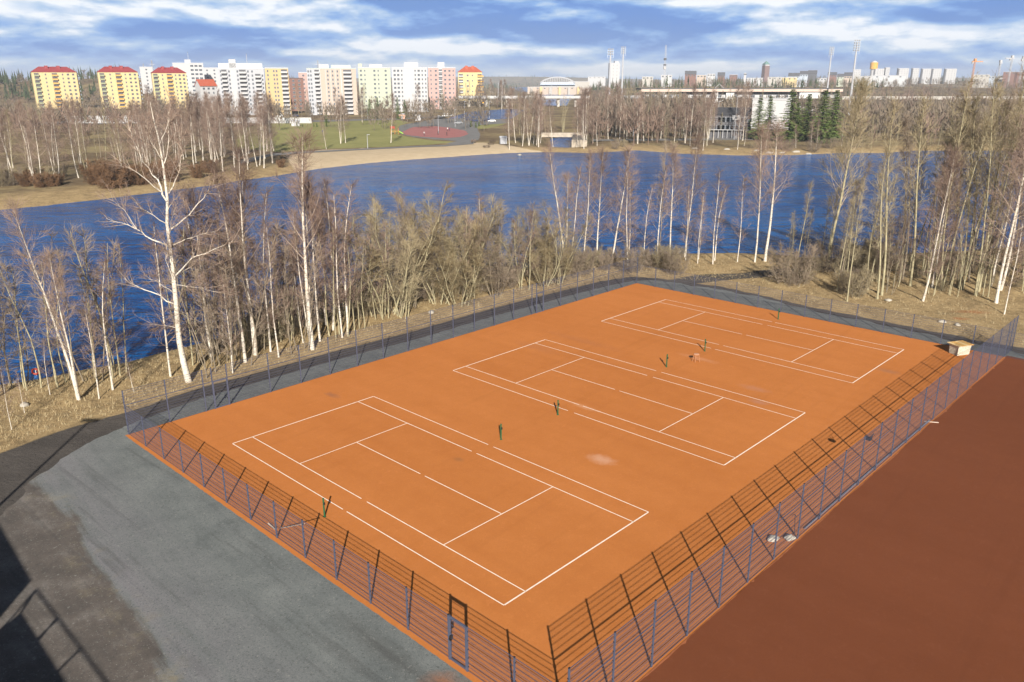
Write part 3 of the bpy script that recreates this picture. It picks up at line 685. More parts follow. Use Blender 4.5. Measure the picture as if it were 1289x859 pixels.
V['sapling'] = [tree_mesh(61, 7, 0.035, stems=4, spread=0.16, bark=M_BARKO, twig=M_TWIG, l1=0.18, n1=34, crown0=0.25, n2=4, n3=5, l3=0.45, l2=0.8, rt=0.007, base_r=0.6, wig=0.05),
                tree_mesh(62, 7, 0.03, stems=5, spread=0.2, bark=M_BARKG, twig=M_TWIGG, l1=0.2, n1=40, crown0=0.2, n2=4, n3=5, l3=0.45, l2=0.8, rt=0.007, base_r=0.8, wig=0.06),
                tree_mesh(63, 7, 0.04, stems=3, spread=0.14, bark=M_BARKO, twig=M_TWIGG, l1=0.2, n1=30, crown0=0.3, n2=4, n3=5, l3=0.5, l2=0.9, rt=0.007, base_r=0.5, wig=0.05)]
V['bush'] = [tree_mesh(71, 2.6, 0.018, stems=14, spread=0.8, bark=M_BARKG, twig=M_TWIGG, l1=0.35, n1=120, crown0=0.08, a1=(0.9, 0.5), n2=3, n3=4, l3=0.4, l2=1.6, rt=0.006, base_r=0.7, wig=0.1, sides=4),
             tree_mesh(72, 2.6, 0.018, stems=12, spread=0.7, bark=M_BARKG, twig=M_TWIGO, l1=0.35, n1=110, crown0=0.08, a1=(0.9, 0.5), n2=3, n3=4, l3=0.4, l2=1.6, rt=0.006, base_r=0.8, wig=0.1, sides=4)]
V['rust_bush'] = [tree_mesh(73, 2.6, 0.02, stems=14, spread=0.8, bark=M_RUST, twig=M_RUST, l1=0.35, n1=130, crown0=0.08, a1=(0.9, 0.5), n2=4, n3=5, l3=0.4, l2=1.6, rt=0.010, base_r=0.9, wig=0.1, sides=4)]
def conifer(seed, Hh, width, mat, layers=26, c0=0.06, needle=0.35, dens=1.0, power=0.9, rag=0.25):
    rg = random.Random(seed); T, C = MB(), MB()
    T.tube([(0, 0, -0.3), (0.03, 0, Hh * 0.5), (0, 0, Hh)], [Hh * 0.014, Hh * 0.009, 0.01], M_DARKB, 7)
    for i in range(layers):
        t = c0 + (0.99 - c0) * i / layers; z = Hh * t; L = width * (1 - t) ** power + 0.12; nb = int(9 * dens)
        for j in range(nb):
            az = rg.uniform(0, 6.283); l = L * rg.uniform(1 - rag * 1.6, 1 + rag); dr = -0.35 * (1 - t) + 0.25 * t
            ex, ey = math.cos(az), math.sin(az); prev = Vector((0, 0, z + rg.uniform(-0.1, 0.1)))
            T.tube([tuple(prev), (ex * l * 0.9, ey * l * 0.9, z + dr * l)], [0.02, 0.005], M_DARKB, 3)
            k = max(3, int(l / 0.22 * dens))
            for q in range(k):
                f = (q + rg.random()) / k; c = Vector((ex * l * f, ey * l * f, z + dr * l * f + 0.08 * math.sin(f * 3))); s_ = needle * (1.25 - 0.6 * f) * rg.uniform(0.6, 1.3)
                for _ in range(3):
                    a2 = az + rg.uniform(-1.3, 1.3); o = Vector((math.cos(a2) * s_, math.sin(a2) * s_, rg.uniform(-0.5, 0.15) * s_)); w_ = Vector((-math.sin(a2), math.cos(a2), rg.uniform(-0.6, 0.6))) * s_ * 0.8
                    C.face([c - w_, c + w_, c + o], mat)
    return T.mesh('trunk', True), C.mesh('crown'), Hh
V['spruce'] = [conifer(81, 14, 3.3, M_NEEDLE, 30), conifer(82, 14, 2.8, M_NEEDLE, 30, rag=0.35)]
V['young_spruce'] = [conifer(83, 3, 0.9, M_NEEDLE, 14, needle=0.2)]
def pine(seed):
    rg = random.Random(seed); T, C = MB(), MB(); Hh = 15
    pts = path(rg, (0, 0, -0.3), Vector((0.03, 0, 1)), Hh, 8, 0.02, 0.02); T.tube(pts, [0.2 * (1 - i / 8) + 0.03 for i in range(9)], M_DARKB, 6)
    for i in range(26):
        t = 0.45 + 0.53 * rg.random(); p, d = at_path(pts, t); L = 2.9 * (1 - (t - 0.45) / 0.6) ** 0.6 * rg.uniform(0.5, 1.1)
        q = path(rg, p, side_dir(rg, d, 1.1), L, 3, 0.1, 0.08); T.tube(q, [0.05, 0.035, 0.02, 0.01], M_DARKB, 4)
        for _ in range(6):
            c, _d = at_path(q, rg.uniform(0.4, 1)); rr_ = rg.uniform(0.45, 0.8)
            for _k in range(30):
                u = Vector((rg.gauss(0, 1), rg.gauss(0, 1), rg.gauss(0, 0.6))); u.normalize(); e = c + u * rr_ * rg.uniform(0.3, 1); w_ = u.orthogonal().normalized() * 0.1
                o = u * 0.3 + Vector((0, 0, 0.1)); C.face([e - w_, e + w_, e + o], M_NEEDLP)
    return T.mesh('trunk', True), C.mesh('crown'), Hh
V['pine'] = [pine(91), pine(92)]
NAMES = {'birch': ('birch_tree', 'birch'), 'thin_birch': ('birch_tree', 'birch'), 'fork_birch': ('birch_tree', 'birch'), 'alder': ('alder_tree', 'tree'), 'ash': ('ash_tree', 'tree'),
         'willow': ('willow_shrub', 'willow'), 'sapling': ('sapling', 'sapling'), 'bush': ('bush', 'bush'), 'rust_bush': ('bush', 'bush'), 'spruce': ('spruce_tree', 'spruce'), 'young_spruce': ('young_spruce', 'spruce'), 'pine': ('pine_tree', 'pine')}
PROTO = {}
TR = random.Random(99)
def plant(k, x, y, h, label, group=None, vi=None, rz=None, sq=None):
    vs = V[k]; vi = TR.randrange(len(vs)) if vi is None else vi; T, C, Hh = vs[vi]; s_ = h / Hh
    rz = TR.uniform(0, 6.283) if rz is None else rz; z = H(x, y) - 0.02; nm, cat = NAMES[k]
    t = thing(nm, label, cat, (x, y, z), rz, group); w_ = s_ * (sq or TR.uniform(0.9, 1.15)); t.scale = (w_, w_, s_)
    link('trunk', T, t); link('crown', C, t); return t
def ground_at(px, py):
    z = 0.0
    for _ in range(5):
        g = G(px, py, z); z = H(g.x, g.y)
    return g.x, g.y, z
def grow(k, px, py, top, label, group=None, **kw):
    x, y, z = ground_at(px, py); return plant(k, x, y, max(0.6, ZAT(top, y) - z), label, group, **kw)

# hero birch: its limbs where the photograph has them, given depth
def hero():
    rg = random.Random(5); bx, by, bz = ground_at(237, 481); T, C = MB(), MB()
    def q(x, y, dep): 
        px, py = 100 + x * 0.4193, 120 + y * 0.4193; Y = by + dep
        return Vector((XAT(px, py, Y) - bx, Y - by, ZAT(py, Y) - bz))
    trunk = [(330, 862), (312, 800), (300, 740), (292, 650), (287, 590), (280, 520), (272, 455), (263, 385), (264, 310), (252, 215), (238, 130), (222, 70), (212, 20)]
    n = len(trunk); tp = [tuple(q(x, y, 0.02 * i)) for i, (x, y) in enumerate(trunk)]; tp[0] = (tp[0][0], tp[0][1], -0.4)
    rad = [0.36, 0.30, 0.27, 0.245, 0.225, 0.20, 0.18, 0.155, 0.13, 0.10, 0.07, 0.045, 0.015]; rad = [r_ * 0.74 for r_ in rad]; T.tube(tp, rad, M_BIRCH, 10)
    limbs = [([(290, 628), (215, 590), (150, 565), (108, 515)], 0.07, 1.0), ([(270, 455), (200, 425), (150, 390), (80, 370)], 0.08, 1.6), ([(172, 402), (135, 345), (100, 315)], 0.035, 1.4),
             ([(260, 385), (205, 352), (160, 315)], 0.05, -1.5), ([(262, 318), (235, 255), (190, 200), (160, 130), (145, 85)], 0.085, 0.8), ([(245, 290), (180, 235), (118, 200)], 0.06, -1.8),
             ([(290, 540), (340, 490), (400, 465), (475, 428)], 0.075, -1.2), ([(275, 402), (330, 360), (370, 310), (402, 278)], 0.075, 1.2), ([(281, 450), (340, 425), (412, 408)], 0.05, 2.0),
             ([(268, 295), (298, 235), (306, 170), (300, 110)], 0.06, -0.8), ([(255, 205), (272, 130), (262, 60)], 0.05, 1.0), ([(292, 570), (340, 575), (420, 592)], 0.04, -2.0),
             ([(265, 345), (285, 315), (296, 300)], 0.03, 1.0), ([(283, 570), (262, 495), (262, 440)], 0.055, -0.8), ([(250, 195), (215, 145), (200, 90)], 0.045, -1.0), ([(240, 150), (262, 90), (275, 30)], 0.035, 0.6),
             ([(296, 700), (250, 690), (210, 690)], 0.03, 1.0), ([(270, 430), (275, 380), (290, 330)], 0.04, -3.0), ([(285, 560), (290, 500), (300, 450)], 0.05, 3.2), ([(265, 330), (240, 270), (235, 210)], 0.045, 3.0),
             ([(265, 300), (280, 240), (300, 200)], 0.04, -3.0), ([(290, 600), (230, 560), (190, 540)], 0.04, 2.6), ([(283, 545), (330, 520), (370, 530)], 0.03, 1.5)]
    for pl, r_, dep in limbs:
        k = len(pl); P_ = [q(x, y, dep * (i / (k - 1)) ** 0.9) for i, (x, y) in enumerate(pl)]
        # finer, gently wavy path
        pts = []
        for i in range(k - 1):
            for f in (0, 0.33, 0.66):
                pts.append(tuple(P_[i].lerp(P_[i + 1], f) + Vector([rg.gauss(0, 0.04) for _ in range(3)]) * (1 if i + f > 0 else 0)))
        pts.append(tuple(P_[-1])); m_ = len(pts); T.tube(pts, [r_ * 0.8 * (1 - 0.85 * i / (m_ - 1)) for i in range(m_)], M_BIRCH, 6)
        L = sum((P_[i + 1] - P_[i]).length for i in range(k - 1))
        for j in range(int(5 + L * 2.0)):
            p, d = at_path(pts, 0.3 + 0.7 * rg.random()); d1 = side_dir(rg, d, rg.uniform(0.4, 0.9)); d1.z += 0.15
            l = rg.uniform(0.6, 1.8); b = path(rg, p, d1, l, 4, 0.10, 0.03); rr_ = min(r_ * 0.4, 0.022)
            T.tube(b, [rr_, rr_ * 0.8, rr_ * 0.6, rr_ * 0.4, 0.006], M_LIMB, 4)
            branchlets(rg, C, M_TWIG, b, rr_, 5, 0.6, 5, 0.45, 0.0065, trop=0.0)
    branchlets(rg, C, M_TWIG, tp[-5:], 0.03, 14, 1.2, 6, 0.6, 0.007, trop=0.03)
    t = thing('birch_tree', 'tallest white birch with wide spreading pale limbs beside the left gate', 'birch', (bx, by, bz))
    link('trunk', T.mesh('trunk', True), t); link('crown', C.mesh('crown'), t)
hero()

# other near trees one can single out
NT = [('fork_birch', 100, 503, 262, 'twin stemmed white birch on the open bank left of the tallest birch', 1),
      ('thin_birch', 15, 541, 463, 'small crooked white birch at the left edge of the open bank', 0), ('thin_birch', 31, 520, 468, 'tiny leaning birch beside the white rock', 2),
      ('thin_birch', 125, 502, 375, 'thin orange stemmed birch just right of the twin stemmed birch', 0), ('thin_birch', 142, 491, 330, 'thin birch between the twin stemmed birch and the tallest birch, left one', 2),
      ('thin_birch', 169, 494, 440, 'short thin birch standing by the corner of the fence', 1), ('thin_birch', 63, 497, 430, 'short leaning stem on the slope by the red float', 2),
      ('birch', 268, 455, 245, 'leaning slim birch close behind the right side of the tallest birch', 3), ('thin_birch', 293, 470, 350, 'slim orange stemmed birch in front of the red scrap', 0),
      ('birch', 309, 456, 215, 'left one of the close pair of tall birches right of the tallest birch', 2), ('birch', 321, 447, 190, 'right one of the close pair of tall birches, with a forked top', 4),
      ('thin_birch', 351, 450, 285, 'straight slim birch between the close pair and the forked birch', 0), ('fork_birch', 393, 440, 172, 'tall forked white birch near the middle of the left bank', 0),
      ('thin_birch', 382, 432, 310, 'slim birch hard by the left of the forked white birch', 1), ('birch', 403, 430, 235, 'slim birch hard by the right of the forked white birch', 2),
      ('thin_birch', 431, 425, 245, 'left one of two slim pinkish birches before the big pale willow', 0), ('thin_birch', 438, 421, 232, 'right one of two slim pinkish birches before the big pale willow', 2),
      ('thin_birch', 607, 365, 246, 'lone slim pale birch among the yellow willows', 0), ('fork_birch', 711, 337, 185, 'tall double birch with white stems against the lake', 1),
      ('birch', 735, 331, 195, 'slim grey birch right of the tall double birch', 0), ('birch', 752, 331, 192, 'left one of the reddish birch pair at the lake', 3), ('birch', 768, 333, 190, 'right one of the reddish birch pair at the lake', 1),
      ('alder', 828, 328, 180, 'full grey tree left of the two white poles like birches', 2), ('birch', 843, 325, 190, 'straight white birch, left of two like poles at the shore', 2), ('birch', 862, 324, 176, 'straight white birch, right of two like poles at the shore', 0),
      ('thin_birch', 928, 330, 222, 'lone thin white birch standing clear at the shore', 0), ('birch', 950, 330, 165, 'straight white birch left of the branching one', 2), ('fork_birch', 963, 329, 158, 'white birch branching wide at mid height by the shore', 0),
      ('alder', 1003, 337, 230, 'grey slim tree between the branching birch and the ash', 0), ('alder', 1012, 332, 245, 'second grey slim tree close to the left of the ash', 2), ('ash', 1042, 334, 112, 'broad fan shaped pale tree standing against the lake', 0),
      ('birch', 1161, 379, 190, 'white birch at the front edge of the right grove', 1), ('birch', 1254, 382, 150, 'white birch leaning right at the front of the right grove', 3), ('thin_birch', 1264, 396, 270, 'thin white birch at the very front of the right grove', 1),
      ('alder', 1110, 372, 128, 'tall pale green stem near the left end of the right grove', 0), ('alder', 1185, 366, 100, 'tallest pale green tree in the middle of the right grove', 1), ('alder', 1205, 362, 96, 'tall pale green tree right of the tallest grove tree', 3), ('alder', 1228, 372, 92, 'tall pale olive tree near the right end of the grove', 1)]
for k, px, py, top, l, vi in NT: grow(k, px, py, top, l, vi=vi)
grow('willow', 483, 396, 236, 'big pale crooked willow at the grassy bank left of the yellow willows', vi=2, sq=1.35)

SHX = [a for a, _ in reversed(NEAR_SHORE)]; SHY = [b for _, b in reversed(NEAR_SHORE)]
def shy(px): return float(np.interp(px, SHX, SHY))
placed = []
def scatter(k, n, x0, x1, dy0, dy1, top, label, group, mind=0.9, seed=1, jt=18):
    """n plants between x0 and x1, dy0..dy1 photo rows below the shoreline; top(px) gives the photo row of the top"""
    rg = random.Random(seed); c = 0; tries = 0
    while c < n and tries < n * 30:
        tries += 1; px = rg.uniform(x0, x1); py = shy(px) + rg.uniform(dy0, dy1); x, y, z = ground_at(px, py)
        if z < ZW + 0.1 or any((x - a) ** 2 + (y - b) ** 2 < mind * mind for a, b in placed): continue
        if dist_flat(np.array([x]), np.array([y]))[0] < 1.5: continue
        placed.append((x, y)); tp = np.interp(px, [a for a, _ in top], [b for _, b in top]) + rg.uniform(-jt, jt)
        plant(k, x, y, max(1.0, ZAT(tp, y) - z), label, group); c += 1
scatter('sapling', 10, -60, 250, 3, 20, [(-60, 330), (60, 325), (140, 300), (250, 300)], 'bare brown sapling in the crowded thicket at the water left of the tallest birch', 'saplings at the water by the left bank', seed=2)
scatter('alder', 3, -50, 110, 4, 14, [(-60, 300), (110, 300)], 'grey bare tree at the water behind the twin stemmed birch', 'grey trees on the left bank', seed=3, mind=1.8)
scatter('sapling', 16, 250, 470, 4, 40, [(250, 290), (470, 285)], 'bare brown sapling in the thicket between the tallest birch and the pale willow', 'saplings right of the tallest birch', seed=4)
scatter('thin_birch', 5, 120, 460, 5, 32, [(120, 300), (300, 255), (460, 260)], 'slender reddish birch among the saplings of the left bank', 'slender birches in the left thicket', seed=5, mind=1.3)
scatter('birch', 4, 220, 470, 4, 26, [(190, 235), (470, 230)], 'reddish crowned birch rising from the left thicket', 'birches in the left thicket', seed=6, mind=1.6)
scatter('alder', 6, 270, 520, 4, 30, [(270, 270), (520, 262)], 'dull grey tree in the left thicket', 'grey trees in the left thicket', seed=7, mind=1.4)
scatter('bush', 16, 260, 480, 4, 20, [(200, 415), (250, 405), (480, 360)], 'low tangled bush at the foot of the left thicket', 'bushes under the left thicket', seed=8, mind=1.2, jt=10)
scatter('willow', 18, 455, 705, 4, 36, [(455, 245), (560, 250), (640, 272), (705, 262)], 'yellowish multi stemmed willow in the belt before the middle of the lake', 'willows along the middle shore', seed=9, mind=1.7, jt=12)
scatter('sapling', 12, 470, 700, 4, 32, [(470, 275), (700, 275)], 'bare sapling between the yellow willows', 'saplings among the willows', seed=10)
scatter('bush', 24, 470, 850, 3, 20, [(470, 370), (700, 318), (850, 312)], 'low tangled bush under the willows and at the shore', 'bushes on the middle shore', seed=11, mind=1.3, jt=5)
scatter('thin_birch', 10, 680, 900, 2, 9, [(680, 235), (900, 235)], 'slender reddish birch on the narrow bank in the middle', 'slender birches on the middle bank', seed=12, mind=1.8, jt=25)
scatter('alder', 5, 735, 850, 2, 8, [(735, 215), (850, 205)], 'grey brown bare tree among the middle shore birches', 'grey trees on the middle bank', seed=13, mind=2, jt=12)
scatter('alder', 5, 985, 1060, 3, 9, [(985, 260), (1060, 240)], 'grey brown tree standing around the foot of the ash', 'grey trees by the ash', seed=14, mind=1.5, jt=18)
scatter('bush', 8, 975, 1110, 6, 30, [(960, 318), (1110, 300)], 'low dark bush around the foot of the ash', 'bushes by the ash', seed=15, mind=1.4, jt=5)
scatter('alder', 42, 1050, 1420, 10, 52, [(1050, 225), (1110, 170), (1200, 140), (1289, 120), (1420, 110)], 'olive stemmed bare tree inside the right grove', 'olive trees of the right grove', seed=16, mind=1.5, jt=34)
scatter('birch', 6, 1080, 1400, 10, 50, [(1080, 210), (1289, 160), (1400, 150)], 'reddish crowned birch inside the right grove', 'birches of the right grove', seed=17, mind=1.4, jt=30)
scatter('sapling', 18, 1055, 1400, 14, 58, [(1055, 275), (1400, 250)], 'low brown many stemmed sapling in the right grove', 'saplings of the right grove', seed=18, mind=1.8, jt=20)
scatter('bush', 26, 1050, 1420, 8, 50, [(1050, 338), (1420, 355)], 'low dark tangled bush under the right grove', 'bushes under the right grove', seed=19, mind=1.1, jt=6)

# far side
def far_row(k, n, x0, x1, y0, y1, t0, t1, label, group, seed, mind=2.0):
    rg = random.Random(seed); c = 0; tries = 0
    while c < n and tries < n * 40:
        tries += 1; u = rg.random(); px = x0 + (x1 - x0) * u; py = (y0[0] + (y0[1] - y0[0]) * u) + rg.random() * ((y1[0] - y0[0]) + ((y1[1] - y0[1]) - (y1[0] - y0[0])) * u)
        x, y, z = ground_at(px, py)
        if z < ZW + 0.15 or any((x - a) ** 2 + (y - b) ** 2 < mind * mind for a, b in placed): continue
        placed.append((x, y)); tp = rg.uniform(t0, t1); plant(k, x, y, max(1.2, min(22, ZAT(tp, y) - z)), label, group); c += 1
far_row('birch', 24, -40, 200, (215, 200), (238, 226), 125, 165, 'white stemmed birch on the far left bank before the yellow blocks', 'birches on the far left bank', 21, 3)
far_row('alder', 16, -40, 210, (205, 185), (236, 222), 125, 170, 'grey bare tree on the far left bank', 'grey trees on the far left bank', 22, 3)
far_row('birch', 44, 175, 345, (190, 186), (226, 212), 118, 138, 'reddish birch in the dense grove on the point left of the beach', 'birches on the point', 23, 2.5)
far_row('rust_bush', 11, -20, 175, (228, 222), (240, 232), 205, 220, 'rust brown willow bush at the far left water edge', 'rusty bushes on the far left shore', 24, 2)
far_row('rust_bush', 9, 130, 360, (230, 202), (238, 214), 200, 212, 'rust brown bush along the shore of the point', 'rusty bushes on the point', 25, 2)
far_row('bush', 26, -40, 360, (222, 192), (238, 212), 205, 215, 'dull brown bush under the birches of the far left bank', 'bushes on the far left bank', 26, 2)
far_row('birch', 20, 640, 742, (176, 180), (187, 189), 112, 135, 'white stemmed birch in the grove right of the beach', 'birches right of the beach', 27, 2.5)
far_row('alder', 16, 636, 745, (160, 160), (186, 186), 118, 140, 'grey bare tree in the grove right of the beach', 'grey trees right of the beach', 28, 3)
far_row('birch', 34, 745, 945, (165, 165), (189, 189), 106, 140, 'white stemmed birch on the far shore below the grandstand', 'birches below the grandstand', 29, 3)
far_row('alder', 26, 745, 945, (150, 150), (186, 186), 118, 150, 'brown bare tree on the far shore below the grandstand', 'brown trees below the grandstand', 30, 4)
far_row('birch', 6, 935, 1060, (183, 183), (190, 190), 150, 170, 'slender birch before the row of spruces', 'birches before the spruces', 31, 2.5)
far_row('alder', 44, 1050, 1300, (150, 150), (188, 186), 128, 155, 'brown bare tree on the far right shore', 'brown trees on the far right shore', 32, 4)
far_row('bush', 40, 745, 1300, (178, 172), (191, 188), 172, 180, 'low brown bush on the far right shore', 'bushes on the far right shore', 33, 3)
far_row('birch', 20, 555, 640, (126, 130), (140, 136), 96, 110, 'tall bare birch by the car park before the bridge', 'birches by the car park', 34, 4)
far_row('alder', 46, 350, 625, (132, 128), (146, 138), 102, 122, 'bare tree in the strip between park and blocks of flats', 'bare trees below the flats', 35, 5)
far_row('alder', 30, 0, 300, (150, 150), (180, 176), 125, 140, 'bare tree beyond the road in front of the yellow blocks', 'bare trees by the far road', 36, 5)
for px, py, tp, l in [(334, 200, 118, 'tall white birch at the left edge of the lawn'), (345, 190, 120, 'left one of two birch stems where lawn meets the path'), (429, 181, 122, 'left one of the birch pair in the middle of the lawn'), (435, 180, 124, 'right one of the birch pair in the middle of the lawn'),
                      (492, 180, 120, 'lone tall birch beside the playground'), (523, 152, 108, 'broad birch at the far edge of the playground'), (456, 154, 112, 'birch by the far path below the pale green block'), (423, 152, 112, 'birch at the foot of the beige block'), (411, 188, 150, 'small bare birch at the left end of the beach')]:
    grow('birch', px, py, tp, l)
for px, py, tp, l in [(953, 176, 122, 'bushy dark spruce, leftmost of the row by the white hall'), (966, 174, 120, 'narrow spruce next to the leftmost spruce'), (992, 178, 111, 'tall green spruce in front of the white hall'), (1001, 178, 128, 'small spruce right of the tall green spruce'),
                      (1013, 178, 117, 'dark spruce in the middle of the row'), (1032, 180, 112, 'broad tall spruce near the right end of the row'), (1047, 178, 112, 'rightmost sunlit spruce of the row'),
                      (466, 150, 124, 'left spruce of the clump below the pale green block'), (476, 150, 122, 'right spruce of the clump below the pale green block'), (501, 150, 122, 'left spruce of the pair before the white block'), (510, 149, 125, 'right spruce of the pair before the white block'), (411, 155, 138, 'single spruce on the far edge of the lawn'),
                      (774, 128, 108, 'yellow green spruce left of the floodlight masts'), (1142, 133, 122, 'dark evergreen in front of the viaduct'), (144, 133, 115, 'small spruce in front of the middle yellow block')]:
    grow('spruce', px, py, tp, l, sq=1.45 if 940 < px < 1050 else None)
for px, py, tp, l in [(374, 160, 154, 'first tiny spruce on the lawn from the left'), (381, 160, 156, 'second tiny spruce on the lawn from the left'), (395, 160, 155, 'third tiny spruce on the lawn'), (399, 160, 155, 'fourth tiny spruce on the lawn'), (411, 160, 154, 'tiny spruce in front of the single spruce'),
                      (593, 160, 152, 'left tiny spruce on the green patch by the car park'), (599, 161, 154, 'middle tiny spruce on the green patch by the car park'), (603, 159, 153, 'right tiny spruce on the green patch by the car park')]:
    grow('young_spruce', px, py, tp, l)

# distant woods nobody could count
def wood(name, label, mat, zones, seed, per=9, evergreen=False):
    rg = random.Random(seed); mb = MB()
    for (x0, x1, d0, d1, n, h) in zones:
        xs = []; 
        for _ in range(n):
            d = d0 + (d1 - d0) * rg.random(); px = rg.uniform(x0, x1); X = d * (px - CX) / F / cp * 0.955; xs.append((X, d, h * rg.uniform(0.6, 1.1)))
        if not xs: continue
        ax = np.array([a for a, _, _ in xs]); ay = np.array([b for _, b, _ in xs]); hz = HV(ax, ay)
        for (X, Y, hh), z in zip(xs, hz):
            if z < ZW + 0.3: continue
            w_ = hh * (0.16 if evergreen else 0.27)
            for k in range(per):
                if evergreen:
                    t = (k + rg.random()) / per; r_ = w_ * (1.1 - t); a = rg.uniform(0, 6.28); c = Vector((X + math.cos(a) * r_ * 0.4, Y + math.sin(a) * r_ * 0.4, z + hh * (0.1 + 0.75 * t)))
                    e = Vector((math.cos(a), math.sin(a), 0)); s_ = Vector((-e.y, e.x, 0)) * r_ * 0.7; mb.face([c - s_ - Vector((0, 0, hh * 0.08)), c + s_ - Vector((0, 0, hh * 0.08)), c - e * 0.3 * r_ + Vector((0, 0, hh * 0.2))], mat)
                else:
                    a = rg.uniform(0, 6.28); r_ = w_ * rg.random() ** 0.5; t = rg.uniform(0.25, 0.8); c = Vector((X + math.cos(a) * r_ * 0.6, Y + math.sin(a) * r_ * 0.6, z + hh * t))
                    e = Vector((math.cos(a) * r_ * 0.6, math.sin(a) * r_ * 0.6, hh * rg.uniform(0.12, 0.3))); s_ = Vector((rg.gauss(0, 1), rg.gauss(0, 1), 0)).normalized() * hh * 0.022
                    mb.face([c - s_, c + s_, c + e], mat)
            if not evergreen:
                s_ = hh * 0.012; mb.face([(X - s_, Y, z), (X + s_, Y, z), (X, Y + 0.01, z + hh * 0.8)], mat); mb.face([(X, Y - s_, z), (X, Y + s_, z), (X + 0.01, Y, z + hh * 0.7)], mat)
    o = mb.build(name); o['label'] = label; o['category'] = 'woods'; return kind(o, 'stuff')
M_WOODB = flat('distant_bare_wood', (0.15, 0.12, 0.09), 0.95, var=0.3, scale=0.02)
M_WOODR = flat('distant_reddish_wood', (0.165, 0.115, 0.09), 0.95, var=0.3, scale=0.02)
M_WOODG = flat('distant_evergreen_wood', (0.045, 0.062, 0.025), 0.95, var=0.4, scale=0.03)
wood('distant_bare_wood', 'brown leafless woods between the far shore and the town', M_WOODB, [(-250, 620, 380, 620, 420, 11), (740, 880, 330, 590, 260, 15), (1065, 1600, 330, 590, 900, 13), (880, 1065, 420, 590, 130, 14), (560, 680, 560, 900, 150, 13), (725, 1600, 640, 1100, 1000, 12), (-300, 700, 700, 1500, 900, 13), (735, 1700, 1100, 2200, 1300, 13)], 1, 34)
wood('distant_reddish_wood', 'reddish birch woods beyond the far shore', M_WOODR, [(-250, 300, 300, 420, 160, 12), (740, 880, 300, 520, 90, 14), (1065, 1600, 300, 520, 220, 13), (720, 1700, 600, 1000, 400, 13), (-300, 640, 640, 1100, 300, 13)], 2, 34)
wood('distant_evergreen_wood', 'dark evergreen woods on the rises and along the horizon', M_WOODG, [(-400, 185, 800, 1150, 900, 17), (-700, 640, 1500, 3000, 1300, 16), (740, 1100, 900, 1300, 240, 16), (600, 1800, 1800, 3200, 1500, 16), (-700, 2000, 3200, 5600, 5000, 17)], 3, 9, True)
far_row('alder', 26, 790, 1060, (136, 136), (150, 150), 102, 116, 'tall bare tree close before the grandstand', 'tall bare trees before the grandstand', 39, 4)
far_row('pine', 12, 455, 490, (124, 124), (134, 134), 100, 108, 'green pine in the clump before the pale green block', 'pines below the flats', 38, 3)

# dry grass tufts of the near bank
def tufts():
    mb = MB(); mats = [flat('straw_a', (0.40, 0.31, 0.17), 0.9), flat('straw_b', (0.27, 0.19, 0.10), 0.9), flat('straw_c', (0.50, 0.41, 0.25), 0.9)]; rg = random.Random(17); pts = []
    while len(pts) < 14000:
        px = rg.uniform(-60, 1400); top = shy(px); bot = float(np.interp(px, [a for a, _ in GRAVEL_EDGE[1:] + BACK_EDGE], [b for _, b in GRAVEL_EDGE[1:] + BACK_EDGE])); py = rg.uniform(top, bot)
        g = G(px, py, -0.3); pts.append((g.x, g.y))
    x = np.array([a for a, _ in pts]); y = np.array([b for _, b in pts]); z = HV(x, y); fd = dist_flat(x, y)
    for X, Y, Z, d in zip(x, y, z, fd):
        if Z < ZW + 0.05 or d < 0.5: continue
        m_ = mats[rg.randrange(3)]; hh = rg.uniform(0.08, 0.3) * (1.8 if d > 8 and rg.random() < 0.3 else 1)
        for _ in range(4):
            a = rg.uniform(0, 6.28); l = rg.uniform(0.3, 1.2) * hh; s_ = 0.014; bx, by = X + rg.gauss(0, 0.08), Y + rg.gauss(0, 0.08)
            mb.face([(bx - s_ * math.sin(a), by + s_ * math.cos(a), Z - 0.02), (bx + s_ * math.sin(a), by - s_ * math.cos(a), Z - 0.02), (bx + math.cos(a) * l, by + math.sin(a) * l, Z + hh * rg.uniform(0.4, 1))], m_)
    o = mb.build('dry_grass'); o['label'] = 'straw coloured dry grass on the near bank'; o['category'] = 'grass'; kind(o, 'stuff')
tufts()

# ------------------------------------------------------------------ small things on the near bank
M_ROCK = flat('pale_rock', (0.36, 0.33, 0.28), 0.9, var=0.25, scale=4)
def rock(px, py, r_, label, sd, grp=None):
    x, y, z = ground_at(px, py); return tag(link('rock', lump((r_, r_ * 0.8, r_ * 0.6), sd, M_ROCK, n=3, amp=0.14), None, (x, y, z + r_ * 0.1), sd), label, 'rock', grp)
rock(31, 511, 0.35, 'white rock on the open bank at the left', 2); rock(543, 394, 0.4, 'pale rock under the willows by the fence', 5); rock(1118, 379, 0.35, 'pale rock before the right grove', 6); rock(1205, 410, 0.3, 'pale flat rock by the far gravel walk', 8); rock(1186, 406, 0.35, 'pale rubble stone left of the flat rock', 9); rock(654, 205, 0.8, 'dark stone breaking the lake surface', 11).location.z = ZW
M_RED = flat('red_plastic', (0.45, 0.06, 0.035), 0.5); M_BLUE = flat('blue_tarp', (0.03, 0.12, 0.35), 0.5); M_WHITE = flat('white_paint', (0.62, 0.62, 0.62), 0.6, var=0.06)
x, y, z = ground_at(47, 478); t = thing('lifebuoy_stand', 'red round lifebuoy on a blue and white stand at the left water edge', 'lifebuoy', (x, y, z), 0.2)
m = MB(); m.cyl((0, 0, -0.2), (0, 0, 1.0), 0.035, M_WHITE, 8); m.build('post', t)
m = MB(); m.box((-0.18, -0.04, 0.05), (0.18, 0.06, 0.38), M_BLUE); m.build('rope_box', t)
m = MB()
